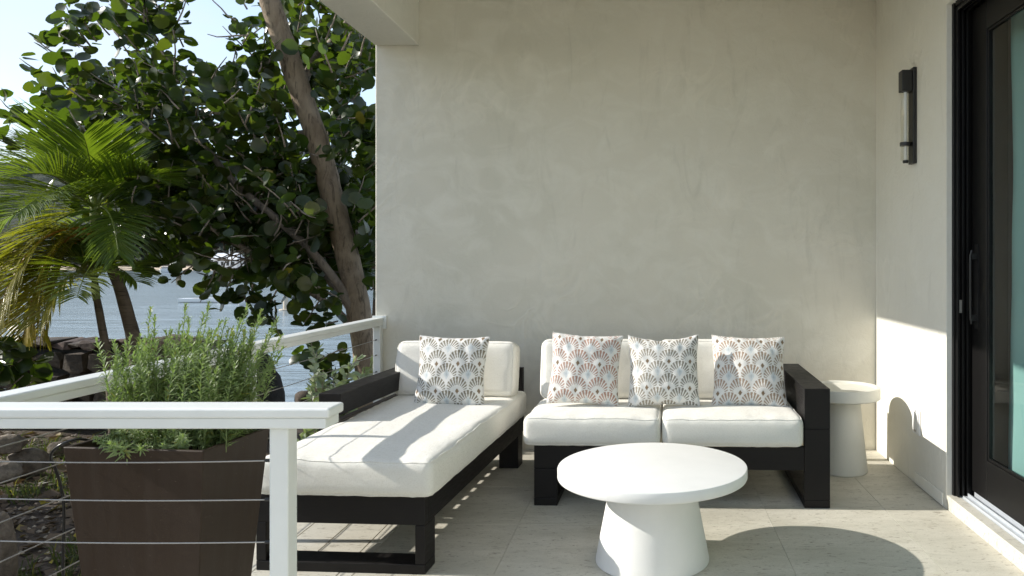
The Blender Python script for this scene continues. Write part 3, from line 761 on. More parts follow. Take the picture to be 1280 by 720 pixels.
# ------------------------------------------------------------------ planter with its plant and irrigation hose
pl = thing('planter', (-1.492, 2.375, 0), 'tall tapered dark brown planter box behind the front railing', 'planter', rz=R(-6))
def ring(hx, hy, z): return [(-hx, -hy, z), (hx, -hy, z), (hx, hy, z), (-hx, hy, z)]
PW, PD, PH = 0.222, 0.160, 0.716
m = MB(); L = [ring(PW-0.062, PD-0.05, 0.0), ring(PW, PD, PH), ring(PW-0.014, PD-0.014, PH), ring(PW-0.03, PD-0.03, PH-0.14)]
vs = sum(L, []); fs = [(3, 2, 1, 0)]
for j in range(3):
    for k in range(4): fs.append((j*4+k, j*4+(k+1) % 4, (j+1)*4+(k+1) % 4, (j+1)*4+k))
fs.append((12, 13, 14, 15)); m.add(vs, fs); m.build('box', M['planter'], pl, bevel=0.004, seg=3)
m = MB()
nx = 14; vs = []; fs = []
for j in range(nx+1):
    for i in range(nx+1):
        x = -(PW-0.022) + 2*(PW-0.022)*i/nx; y = -(PD-0.022) + 2*(PD-0.022)*j/nx
        vs.append((x, y, PH - 0.03 + 0.018*mnoise.noise(Vector((x*14, y*14, 0)))))
for j in range(nx):
    for i in range(nx): fs.append((j*(nx+1)+i, j*(nx+1)+i+1, (j+1)*(nx+1)+i+1, (j+1)*(nx+1)+i))
m.add(vs, fs); m.build('potting_soil', M['soil'], pl, smooth=True)
hz_pts = [at(79, 760, 2.42), at(79, 690, 2.41), at(80, 640, 2.40), at(77, 612, 2.39), at(70, 588, 2.36), at(64, 573, 2.33), at(67, 563, 2.31), at(80, 554, 2.31), at(100, 549, 2.34), at(120, 554, 2.38), at(130, 563, 2.38)]
def smooth_pts(P, n=6):
    out = []
    for i in range(len(P)-1):
        p0 = P[max(i-1, 0)]; p1 = P[i]; p2 = P[i+1]; p3 = P[min(i+2, len(P)-1)]
        for k in range(n):
            t = k/n; out.append(0.5*((2*p1) + (p2-p0)*t + (2*p0-5*p1+4*p2-p3)*t*t + (3*p1-p0-3*p2+p3)*t**3))
    out.append(P[-1]); return out
hz_pts = [Vector((hz_pts[0].x, 2.42, 0.01))] + hz_pts
ho = MB().tube(smooth_pts(hz_pts), 0.0042, 8).build('irrigation_hose', M['hose'], smooth=True)
tag(ho, 'thin black irrigation hose looping over the left rim of the brown planter', 'hose')

rb = thing('rosemary_bush', (-1.47, 2.40, PH-0.03), 'feathery light green herb bush of upright stems growing in the brown planter', 'plant')
rs = random.Random(11)
def herb_stem(H, seed):
    r_ = random.Random(seed); m = MB(); lean = Vector((r_.uniform(-.05, .05), r_.uniform(-.05, .05), 1)); pts = []
    for k in range(8):
        t = k/7; pts.append(Vector((lean.x*H*t*t*0.9 + 0.008*math.sin(t*5+seed), lean.y*H*t*t + 0.006*math.cos(t*6+seed), H*t)))
    m.tube(pts, [0.0026*(1-0.75*k/7) for k in range(8)], 5, colr=(0.5, 0.08, 0))
    n = int(140*H/0.4)
    for i in range(n):
        t = 0.06 + 0.94*(i/n)
        f = t*7; k = min(6, int(f)); p = pts[k].lerp(pts[k+1], f-k)
        an = i*2.4 + r_.uniform(-.5, .5); L = (0.034 + r_.uniform(-.008, .010))*(1 - 0.45*max(0, t-0.72)/0.28)
        el = R(r_.uniform(5, 52)) if t < 0.9 else R(r_.uniform(40, 75))
        d = Vector((math.cos(an)*math.cos(el), math.sin(an)*math.cos(el), math.sin(el)))
        s = d.cross(Vector((0, 0, 1))).normalized()*(0.0021 + r_.uniform(0, .0009))
        bend = Vector((0, 0, -0.004 + r_.uniform(-.006, .004)))
        q = p + d*L*0.5 - bend*0.4; e = p + d*L + bend
        c = (r_.random()*0.9, 0.05 if r_.random() > 0.04 else 0.5, 0)
        m.add([p - s*0.4, p + s*0.4, q + s, q - s, e], [(0, 1, 2, 3), (3, 2, 4)], c)
    return m
protos = [herb_stem(h_, i).mesh('stem', M['herb_leaf']) for i, h_ in enumerate((0.17, 0.21, 0.25, 0.29, 0.33, 0.37, 0.41, 0.45))]
# tall spires read off the photograph, then the dense lower growth
spires = [(160, 420, .35), (182, 420, .40), (190, 385, .75), (215, 412, .45), (225, 405, .5), (232, 380, .6), (243, 398, .55), (256, 392, .5), (262, 378, .7), (268, 400, .5), (285, 400, .6), (294, 412, .5), (300, 430, .4), (315, 382, .7), (322, 395, .6), (332, 388, .6), (340, 405, .7), (350, 420, .6), (346, 398, .5), (354, 432, .4), (336, 420, .4), (326, 440, .3), (348, 446, .3), (312, 428, .6), (172, 440, .6), (200, 395, .6), (236, 420, .3), (288, 436, .2), (306, 400, .4), (205, 430, .3), (250, 420, .3), (275, 420, .5)]
base_z = PH - 0.035
def place_stem(x, y, H, tilt, az):
    k = min(range(8), key=lambda i: abs((0.17+0.04*i) - H)); s = H/(0.17+0.04*k)
    Mt = T(Vector((x, y, base_z)) - rb.location) @ Matrix.Rotation(az, 4, 'Z') @ Matrix.Rotation(tilt, 4, 'Y') @ Matrix.Rotation(rs.uniform(0, 6.28), 4, 'Z') @ Matrix.Scale(s, 4)
    inst(protos[k], 'stem', rb, Mt)
for (px_, py_, dep) in spires:
    Y = 2.28 + 0.26*dep; tip = at(px_, py_, Y)
    bx = -1.475 + (tip.x + 1.40)*0.62; by = 2.37 + (Y-2.40)*0.6
    bx = max(-1.655, min(-1.285, bx))
    v = Vector((tip.x-bx, Y-by, tip.z-base_z)); place_stem(bx, by, v.length, math.acos(v.z/v.length), math.atan2(v.y, v.x))
for i in range(135):
    bx = rs.uniform(-1.635, -1.28); by = rs.uniform(2.29, 2.49); H = rs.uniform(0.14, 0.37)
    place_stem(bx, by, H, R(rs.uniform(1, 13)), rs.uniform(-0.9, 0.9) + (math.pi if bx < -1.50 else 0))
for i in range(22):                                   # sprigs hanging over the soil at the front
    place_stem(rs.uniform(-1.56, -1.40), rs.uniform(2.26, 2.32), rs.uniform(0.10, 0.17), R(rs.uniform(20, 70)), rs.uniform(-2.6, -0.5))

# ------------------------------------------------------------------ sea grape tree
def in_poly(x, y, P):
    c = False; j = len(P)-1
    for i in range(len(P)):
        if (P[i][1] > y) != (P[j][1] > y) and x < (P[j][0]-P[i][0])*(y-P[i][1])/(P[j][1]-P[i][1]) + P[i][0]: c = not c
        j = i
    return c
def leaf_shape(r, seed, n=11):
    """round leathery blade with a notch at the stalk, folded a little along its midrib"""
    r_ = random.Random(seed); vs = [(0, 0.10*r, -0.10*r)]; fold = r_.uniform(0.10, 0.32); cup = r_.uniform(-0.25, 0.2)
    rim = []
    for k in range(n):
        a = math.pi*1.5 + 2*math.pi*(k+0.5)/n; rr = r*(1 + r_.uniform(-.05, .05))
        x, y = rr*math.cos(a)*1.03, rr*math.sin(a) + r*0.95
        if k in (0, n-1): y += 0.10*r
        rim.append((x, y, abs(x)*fold + cup*(y-r)**2/r))
    mid = [(0, r*0.7, 0), (0, r*1.5, cup*r*0.3)]
    vs = [(0, 0, 0)] + mid + rim; b = 3; fs = []
    for k in range(n-1):
        y = (rim[k][1]+rim[k+1][1])/2
        hub = 1 if y < r*1.1 else 2
        fs.append((hub, b+k, b+k+1))
    fs += [(0, b, 1), (0, 1, b+n-1)]
    # the two hubs meet along the midrib
    for k in range(n-1):
        y0 = (rim[k-1][1]+rim[k][1])/2 if k else -1; y1 = (rim[k][1]+rim[k+1][1])/2
        if k and (y0 < r*1.1) != (y1 < r*1.1): fs.append((1, b+k, 2) if y0 < r*1.1 else (2, b+k, 1))
    return vs, fs
def frame_from(n, d):
    z = n.normalized(); y = (d - z*d.dot(z))
    if y.length < 1e-4: y = z.orthogonal()
    y.normalize(); x = y.cross(z); return Matrix((x, y, z)).transposed()
leaf_protos = [leaf_shape(1.0, s) for s in range(8)]

NOTCH = [(241, -40), (284, -40), (284, 44), (294, 78), (258, 80), (236, 62)]
TRUNK = [(318, -60), (340, 20), (355, 66), (374, 110), (398, 180), (416, 250), (432, 312), (446, 378), (458, 450), (462, 520)]
LIMB = [(275, 208), (317, 250), (352, 279), (390, 315), (427, 362)]
def near_line(x, y, P, w):
    for (a, b), (c, d) in zip(P, P[1:]):
        t = max(0, min(1, ((x-a)*(c-a)+(y-b)*(d-b))/((c-a)**2+(d-b)**2)))
        if math.hypot(x-a-t*(c-a), y-b-t*(d-b)) < w: return True
    return False
class Leaves:
    prune = None
    def __init__(s): s.items = []
    def twig(s, r_, P, d, n, L, size, spread=1.0, wood=None, up=0.55):
        pts = [P]; dd = d.normalized()
        for k in range(4):
            dd = (dd + Vector((r_.uniform(-.25, .25), r_.uniform(-.25, .25), r_.uniform(-.15, .3)))).normalized(); pts.append(pts[-1] + dd*L/4)
        hide = s.prune and any(near_line(CX + q.x*F/q.y, CY - (q.z-CH)*F/q.y, TRUNK, 18) for q in pts) and P.y < 7.1
        if wood is not None and not hide: wood.tube(pts, [0.008, 0.007, 0.006, 0.005, 0.003], 5)
        for i in range(n):
            t = (i+1)/n*3.999; k = int(t); p = pts[k].lerp(pts[k+1], t-k); ax = (pts[k+1]-pts[k]).normalized()
            side = ax.cross(Vector((r_.uniform(-1, 1), r_.uniform(-1, 1), r_.uniform(-1, 1)))).normalized()
            o = (side*spread + ax*r_.uniform(0.1, 0.8)).normalized()
            nrm = (Vector((r_.gauss(0, .55), r_.gauss(-.15, .55), r_.gauss(up, .5))))
            sz = size*r_.uniform(0.6, 1.22)
            yel = 0.01 + (0.12*r_.random()**3) + (0.45 if r_.random() < 0.005 else 0)
            if s.prune and s.prune(p + o*(size*0.9), r_): continue
            s.items.append((p + o*0.02, frame_from(nrm, o), sz, r_.randrange(8), (r_.random(), yel, 0)))
    def finish(s, parent, mat, front=300, stuff='foliage', xmax=462):
        base = parent.location
        def seen(it):
            p = it[0]; x = CX + p.x*F/p.y; y = CY - (p.z-CH)*F/p.y
            return -5 < x < xmax and -5 < y < 520
        order = sorted([it for it in s.items if seen(it)], key=lambda it: it[0].y / it[2])
        pick = set(id(it) for it in order[:front])
        mes = []
        for vs, fs in leaf_protos:
            for yv in (0.02, 0.09):
                m = MB(); m.add(vs, fs, (0.0, yv, 0)); mes.append(m.mesh('leaf', mat, smooth=True))
        for it in s.items:
            if id(it) in pick:
                Mt = T(it[0]-base) @ it[1].to_4x4() @ Matrix.Scale(it[2], 4)
                inst(mes[it[3]*2 + (1 if it[4][1] > 0.06 else 0)], 'leaf', parent, Mt)
        m = MB()
        for it in s.items:
            if id(it) in pick: continue
            vs, fs = leaf_protos[it[3]]; m.add([it[0] + it[1] @ (Vector(v)*it[2]) for v in vs], fs, it[4])
        if m.v: m.build(stuff, mat, parent, smooth=True, world=True, kind='stuff')

tree = thing('sea_grape_tree', at(460, 545, 6.9), 'leaning sea grape tree with round leathery leaves beside the wall end', 'tree')
YT = 6.9
def limb(name, P, radii, mat, Y=None, parent=tree, n=14, wob=0.12, sm=5):
    pts = smooth_pts([at(*p) for p in P], sm); m_ = len(pts)
    rr = [radii[0] + (radii[-1]-radii[0])*i/(m_-1) for i in range(m_)] if len(radii) == 2 else list(np.interp(np.linspace(0, 1, m_), np.linspace(0, 1, len(radii)), radii))
    return MB().tube(pts, rr, n, wob=wob).build(name, mat, parent, smooth=True, world=True)
tr = limb('trunk', [(464, 575, YT), (461, 520, YT), (458, 450, YT), (446, 378, YT), (432, 312, YT), (416, 250, YT), (398, 180, YT-.05), (374, 110, YT-.1), (360, 66, YT-.15), (345, 25, YT-.2), (328, -30, YT-.3), (310, -90, YT-.4)],
     [0.150, 0.118, 0.106, 0.104, 0.102, 0.100, 0.097, 0.094, 0.092, 0.088, 0.08, 0.07], M['bark'])
limb('branch', [(450, 408, YT), (427, 362, YT-.1), (390, 315, YT-.2), (352, 279, YT-.25), (317, 250, YT-.25), (275, 208, YT-.15), (235, 150, YT+.1), (190, 90, YT)], [0.05, 0.040, 0.036, 0.034, 0.032, 0.028, 0.02, 0.01], M['branch_bark'], n=10)
limb('branch', [(446, 420, YT), (423, 390, YT-.1), (384, 362, YT-.2), (332, 327, YT-.25), (288, 300, YT-.3), (248, 275, YT-.4), (205, 240, YT-.5), (150, 190, YT-.6)], [0.035, 0.030, 0.028, 0.026, 0.024, 0.02, 0.015, 0.008], M['branch_bark'], n=10)
limb('branch', [(448, 405, YT+.1), (415, 358, YT+.4), (378, 312, YT+.5), (352, 288, YT+.6), (330, 240, YT+.7), (318, 180, YT+.6)], [0.022, 0.02, 0.018, 0.016, 0.012, 0.007], M['branch_bark'], n=8)
limb('branch', [(462, 470, YT+.3), (472, 345, YT+.5), (446, 294, YT+.6), (434, 267, YT+.65), (418, 190, YT+.7), (430, 110, YT+.5), (450, 40, YT+.4)], [0.05, 0.036, 0.032, 0.03, 0.026, 0.02, 0.012], M['branch_bark'], n=8)
limb('branch', [(376, 112, YT+.02), (395, 70, YT-.1), (425, 40, YT-.6), (455, -10, YT-.7)], [0.04, 0.03, 0.022, 0.014], M['branch_bark'], n=8)
limb('branch', [(392, 165, YT+.1), (350, 165, YT+.1), (290, 145, YT), (200, 135, YT-.2), (110, 140, YT-.4), (60, 152, YT-.6)], [0.030, 0.022, 0.016, 0.011, 0.006, 0.003], M['branch_bark'], n=8)

crown = [(26, 150), (44, 118), (68, 70), (74, 38), (104, 32), (122, 6), (150, 18), (168, -30), (236, -30), (232, 30), (225, 70), (250, 84), (292, 74), (284, 40), (276, 4), (284, -40), (480, -60), (480, 400), (440, 372), (415, 385), (372, 352), (345, 372), (312, 378), (270, 352), (215, 318), (205, 318), (160, 300), (70, 235), (34, 192)]
core = [(80, 130), (140, 75), (225, 85), (262, 105), (318, 80), (330, -20), (480, -40), (480, 372), (400, 352), (330, 352), (240, 318), (190, 300), (110, 235), (60, 185)]
rt = random.Random(21); LV = Leaves(); twigs = MB()
def prune(p, r_):
    x, y = CX + p.x*F/p.y, CY - (p.z-CH)*F/p.y
    if in_poly(x, y, NOTCH) or (256 < x < 316 and 304 < y < 336) or (205 < x < 262 and 366 < y < 384): return True
    if p.y < 7.05 and near_line(x, y, TRUNK, 22): return True
    if p.y < 7.05 and near_line(x, y, LIMB, 13) and r_.random() < 0.96: return True
    return False
LV.prune = prune
def sprinkle(poly, N, y0, y1, n, size, L, margin=0):
    xs = [p[0] for p in poly]; ys = [p[1] for p in poly]; k = 0
    while k < N:
        x = rt.uniform(min(xs), max(xs)); y = rt.uniform(min(ys), max(ys))
        if not in_poly(x, y, poly): continue
        # gaps that let the sky through
        if mnoise.noise(Vector((x*0.021, y*0.021, 3.3))) > 0.36 and y < 250 and rt.random() < 0.7: continue
        Y = rt.uniform(y0, y1); P = at(x, y, Y)
        c = at(330, 220, 6.8); out = (P - c); out.z += 0.5
        d = (out.normalized() + Vector((rt.uniform(-.8, .8), rt.uniform(-.8, .8), rt.uniform(-.5, .8)))).normalized()
        LV.twig(rt, P - d*L*0.6, d, n if isinstance(n, int) else rt.randint(*n), L*rt.uniform(.7, 1.2), size, wood=twigs); k += 1
sprinkle(crown, 245, 5.75, 6.8, (7, 11), 0.055, 0.32)
sprinkle(core, 330, 6.6, 8.2, (8, 12), 0.066, 0.38)
low = [(200, 230), (470, 180), (470, 372), (400, 352), (330, 362), (260, 340), (170, 290)]
sprinkle(low, 230, 6.2, 8.8, (8, 13), 0.070, 0.40)
# drooping outer sprays read off the photograph
for (x, y, Y, n, dx, dz) in [(25, 148, 6.0, 5, -.5, .2), (40, 172, 6.0, 7, -.5, -.1), (58, 118, 6.0, 8, -.6, .3), (50, 150, 6.1, 8, -.6, .1), (66, 66, 6.1, 9, -.6, .3), (88, 44, 6.1, 9, -.5, .5), (112, 38, 6.1, 9, -.3, .6), (56, 92, 6.1, 6, -.6, .3),
        (178, 10, 6.1, 8, -.1, 1), (202, 6, 6.1, 9, .1, 1), (222, 20, 6.1, 9, .2, .7), (218, 48, 6.2, 8, .3, .2), (285, 22, 6.0, 7, -.5, .2), (292, 45, 6.0, 7, -.6, -.1), (262, 100, 6.1, 7, .3, .2), (30, 186, 6.0, 6, -.4, 0),
        (212, 325, 6.4, 9, -.6, -.5), (236, 338, 6.3, 10, -.5, -.6), (262, 352, 6.3, 10, -.3, -.7), (286, 358, 6.3, 10, -.1, -.7), (305, 372, 6.3, 9, .1, -.7), (340, 380, 6.3, 11, -.2, -.8), (345, 392, 6.4, 9, .1, -.8), (382, 368, 6.4, 8, -.3, -.8), (400, 384, 6.4, 7, -.2, -.8),
        (400, 420, 6.5, 7, -.7, -.3), (412, 405, 6.5, 7, -.6, -.2), (430, 392, 6.5, 6, -.4, -.2), (420, 440, 6.6, 10, -.4, -.2), (405, 462, 6.8, 12, -.4, .1), (425, 478, 6.8, 12, -.3, .1), (440, 455, 6.9, 10, -.3, .2), (415, 495, 6.8, 10, -.3, .1)]:
    d = Vector((dx, rt.uniform(-.3, .3), dz)); LV.twig(rt, at(x, y, Y) - d*0.14, d, n, 0.30, 0.061, wood=twigs)
# leaves lying across the trunk
LV.prune = None
for (x, y) in [(342, 70), (400, 196), (440, 60), (447, 100), (430, 20), (455, 150), (448, 200)]:
    d = Vector((rt.uniform(-1, 1), -.2, rt.uniform(-.3, .6))); LV.twig(rt, at(x, y, 6.45) - d*0.1, d, 5, 0.20, 0.060, wood=twigs)
twigs.build('twigs', M['branch_bark'], tree, smooth=True, world=True, kind='stuff')
LV.finish(tree, M['grape_leaf'])

# ------------------------------------------------------------------ palms
def frond(name, P0, P1, P2, mat_r, parent, L=0.36, wdt=0.0155, n=62, yel=0.02, sag=0.5, seed=0, fwd=0.75):
    r_ = random.Random(seed); N = 40
    B = lambda t: P0*(1-t)**2 + P1*2*t*(1-t) + P2*t*t
    pts = [B(i/N) for i in range(N+1)]
    ro = MB().tube(pts[::2], [(0.014 if yel > .45 else 0.010)*(1-0.85*i/20) for i in range(21)], 6).build('frond', mat_r, parent, smooth=True, world=True)
    m = MB()
    for i in range(n):
        t = 0.16 + 0.84*(i+0.5)/n; p = B(t); tan = (B(min(1, t+.02)) - B(max(0, t-.02))).normalized()
        side = tan.cross(Vector((0, 0, 1)))
        if side.length < 0.15: side = tan.cross(Vector((0.4, -1, 0.1)))
        side.normalize(); nrm = side.cross(tan).normalized()
        ll = L*(0.55 + 0.9*math.sin(math.pi*min(1, t*0.8+0.12)))*0.72*r_.uniform(.85, 1.1)
        if t > 0.9: ll *= 0.8
        for s in (-1, 1):
            d = (side*s*(1-0.35*t) + tan*(fwd*(0.6+0.8*t)) + nrm*(0.30 + r_.uniform(-.12, .12))).normalized()
            w = d.cross(nrm).normalized()*wdt*0.5
            g = Vector((0, 0, -1))*sag*ll*0.42; ll *= 1.25
            q0 = p; q1 = p + d*ll*0.35 + g*0.06; q2 = p + d*ll*0.70 + g*0.30; q3 = p + d*ll*0.95 + g*0.72
            up = nrm*wdt*0.18
            y = min(1, max(0, yel + r_.uniform(-.04, .06) + (0.15*t if yel > .2 else 0)))
            c = (r_.random(), y, 0)
            m.add([q0-w*.4, q0+w*.4, q1-w+up, q1, q1+w+up, q2-w*.85+up, q2, q2+w*.85+up, q3],
                  [(0, 3, 2), (0, 1, 3), (1, 4, 3), (2, 3, 6, 5), (3, 4, 7, 6), (5, 6, 8), (6, 7, 8)], c)
    m.build('leaflets', M['palm_leaf'], ro, world=True)
YP = 5.9
pa = thing('palm_tree', at(176, 530, YP), 'taller feather palm with drooping fronds, one turning orange', 'palm tree')
limb('trunk', [(178, 545, YP), (174, 490, YP), (168, 430, YP), (160, 395, YP), (147, 352, YP), (134, 322, YP)], [0.068, 0.056, 0.05, 0.046, 0.042, 0.040], M['palm_bark'], parent=pa, wob=0.06)
limb('crownshaft', [(135, 325, YP), (127, 303, YP), (120, 275, YP), (117, 245, YP)], [0.041, 0.048, 0.040, 0.018], M['rachis'], parent=pa, wob=0.03)
c0 = (119, 262, YP)
for k, (a, b, L, yel, sag, mr) in enumerate([
        ((116, 205, 5.8), (104, 168, 5.35), .40, .02, .15, 'rachis'), ((96, 170, 6.0), (30, 205, 6.2), .42, .04, .5, 'rachis'),
        ((70, 190, 5.6), (-10, 232, 5.3), .42, .05, .55, 'rachis'), ((60, 225, 5.9), (-30, 300, 5.9), .42, .07, .6, 'rachis'),
        ((75, 215, 5.5), (22, 268, 5.0), .36, .05, .6, 'rachis'), ((55, 262, 5.7), (4, 350, 5.6), .40, .34, .65, 'rachis'),
        ((142, 190, 6.1), (178, 178, 6.4), .34, .02, .35, 'rachis'), ((160, 205, 5.9), (206, 228, 5.8), .33, .03, .5, 'rachis'),
        ((158, 232, 6.0), (178, 305, 6.1), .32, .02, .6, 'rachis'), ((140, 245, 5.6), (148, 318, 5.4), .28, .03, .6, 'rachis'),
        ((130, 190, 6.5), (150, 150, 7.1), .38, .02, .3, 'rachis'), ((95, 190, 6.4), (48, 178, 6.9), .38, .02, .4, 'rachis'),
        ((140, 228, 6.3), (178, 258, 6.8), .36, .02, .5, 'rachis'), ((92, 230, 6.2), (62, 292, 6.6), .34, .10, .6, 'rachis')]):
    frond('frond', at(*c0), at(*a), at(*b), M[mr], pa, L=L, yel=yel, sag=sag, seed=k)
frond('frond', at(121, 296, YP), at(58, 272, 5.65), at(28, 425, 5.45), M['rachis_orange'], pa, L=.40, yel=.80, sag=.8, seed=50)
frond('frond', at(117, 298, YP), at(70, 290, 5.7), at(52, 415, 5.6), M['rachis_orange'], pa, L=.34, yel=.60, sag=.8, seed=52)
frond('frond', at(120, 290, YP), at(40, 262, 5.6), at(-6, 400, 5.3), M['rachis_orange'], pa, L=.38, yel=.50, sag=.8, seed=51)
pb = thing('palm_tree', at(140, 520, 5.7), 'smaller slender palm in front of the stone wall, left of the taller palm', 'palm tree')
limb('trunk', [(144, 545, 5.7), (138, 480, 5.7), (133, 440, 5.7), (126, 400, 5.7), (121, 374, 5.7)], [0.042, 0.032, 0.028, 0.026, 0.024], M['palm_bark'], parent=pb, wob=0.06)
limb('crownshaft', [(121, 376, 5.7), (119, 360, 5.7), (118, 342, 5.7)], [0.024, 0.028, 0.010], M['rachis'], parent=pb, wob=0.03)
for k, (a, b, L, yel) in enumerate([((92, 300, 5.6), (34, 352, 5.5), .30, .26), ((85, 318, 5.5), (52, 398, 5.3), .30, .40), ((105, 292, 5.9), (70, 290, 6.2), .30, .06), ((128, 300, 5.8), (150, 300, 6.0), .26, .06), ((140, 318, 5.6), (170, 352, 5.5), .24, .06), ((112, 318, 5.4), (96, 372, 5.0), .26, .12), ((124, 300, 6.0), (132, 290, 6.4), .28, .05), ((88, 330, 5.9), (30, 388, 6.1), .28, .5)]):
    frond('frond', at(118, 350, 5.7), at(*a), at(*b), M['rachis'], pb, L=L, yel=yel, n=46, seed=80+k, sag=.55)

# ------------------------------------------------------------------ stone wall, boulders
def rock_mesh(seed, sx, sy, sz, mat, sub=2, rough=0.22, flat=0.0):
    bm = bmesh.new()
    if sub == 2:
        r_ = random.Random(seed*13+5)
        for k in range(22):
            d = Vector((r_.gauss(0, 1), r_.gauss(0, 1), r_.gauss(0, 1))).normalized(); q = Vector([max(-.8, min(.8, c*1.35)) for c in d])*r_.uniform(.85, 1.12)
            bm.verts.new((q.x*sx, q.y*sy, q.z*sz))
        ret = bmesh.ops.convex_hull(bm, input=bm.verts); bmesh.ops.delete(bm, geom=[v for v in bm.verts if not v.link_faces], context='VERTS')
        bmesh.ops.recalc_face_normals(bm, faces=bm.faces)
        me = bpy.data.meshes.new('stone'); bm.to_mesh(me); bm.free(); me.materials.append(M[mat]); return me
    bmesh.ops.create_icosphere(bm, subdivisions=sub, radius=1.0)
    for v in bm.verts:
        p = v.co.copy(); s = 1 + rough*mnoise.noise(p*1.2 + Vector((seed*3.7, 0, 0))) + rough*0.6*mnoise.noise(p*3.1 + Vector((0, seed*2.9, 0)))
        q = Vector([math.copysign(abs(c)**0.86, c) for c in p])*s
        v.co = Vector((q.x*sx, q.y*sy, q.z*sz))
    me = bpy.data.meshes.new('stone'); bm.to_mesh(me); bm.free(); me.materials.append(M[mat])
    me.polygons.foreach_set('use_smooth', [True]*len(me.polygons)); me.set_sharp_from_angle(angle=R(38))
    return me
YW = 7.25
sw = thing('stone_wall', ((at(60, 500, YW)).x, YW, -0.3), 'low rough stone garden wall between the palms and the water', 'wall')
XW0, XW1 = at(-160, 400, YW).x, at(262, 400, YW).x
TOPW = at(0, 424, YW).z
MB().box(XW0+.05, XW1-.08, YW+0.02, YW+0.36, -0.6, TOPW-0.10).build('core', M['boulder'], sw, world=True)
kinds = [rock_mesh(i, 1, 1, 1, 'rock', 2, 0.30) for i in range(5)]; caps = [rock_mesh(20+i, 1, 1, 1, 'rock_red', 2, 0.25) for i in range(4)]
rw = random.Random(5); z = -0.30
while z < TOPW - 0.16:
    h = rw.uniform(0.15, 0.21); x = XW0
    while x < XW1:
        wd = rw.uniform(0.16, 0.36); hh = h*rw.uniform(.9, 1.25)
        inst(rw.choice(kinds), 'stone', sw, T(Vector((x+wd/2, YW+0.02+rw.uniform(-.03, .03), z+h/2)) - sw.location) @ Matrix.Rotation(rw.uniform(-.2, .2), 4, 'Y') @ Matrix.Diagonal((wd*0.54, 0.14, hh*0.52, 1)))
        x += wd
    z += h
x = XW0
while x < XW1 - 0.1:
    wd = rw.uniform(0.10, 0.28)
    inst(rw.choice(caps + kinds[:2]), 'stone', sw, T(Vector((x+wd/2, YW+0.15+rw.uniform(-.04, .04), TOPW-0.055+rw.uniform(-.02, .02))) - sw.location) @ Matrix.Rotation(rw.uniform(-.12, .12), 4, 'Y') @ Matrix.Diagonal((wd*0.62, 0.25, rw.uniform(.03, .085), 1)))
    x += wd*0.7
def boulder(name, px_, py_, Y, sx, sy, sz, mat, label, seed, rz=0.0, group=None, sub=3):
    p = at(px_, py_, Y); o = bpy.data.objects.new(name, rock_mesh(seed, sx, sy, sz, mat, sub)); col.objects.link(o)
    o.location = p; o.rotation_euler = (0, 0, rz); o.data.name = name
    return tag(o, label, 'rock', group)
boulder('boulder', 287, 496, 6.7, 0.40, 0.34, 0.46, 'boulder', 'large dark boulder at the end of the stone wall behind the herb planter', 31)
boulder('rock', 386, 500, 7.2, 0.12, 0.12, 0.10, 'rock', 'brown rock on the bank left of the shrub, in front of the water', 33, 0.5)
boulder('rock', 402, 491, 7.3, 0.08, 0.10, 0.09, 'pale_rock', 'small pale rock on the bank beside the silver leaved shrub', 34, 0.2)
boulder('rock', 36, 578, 5.6, 0.125, 0.12, 0.10, 'pale_rock', 'rounded tan rock seen through the cables left of the planter', 35, 0.2)
boulder('rock', 6, 556, 5.5, 0.13, 0.11, 0.065, 'pale_rock', 'flat tan rock at the left edge above the rounded rocks', 36, 0.7)
boulder('rock', 2, 590, 5.2, 0.11, 0.11, 0.08, 'pale_rock', 'reddish tan rock at the left edge below the flat rock', 37, 1.1)
boulder('rock', 74, 562, 6.2, 0.08, 0.08, 0.07, 'rock', 'small brown rock just left of the planter rim', 38, 0.3)
boulder('rock', -2, 712, 3.55, 0.065, 0.07, 0.24, 'pale_rock', 'upright tan stone in the bottom left corner behind the cables', 39, 0.3)

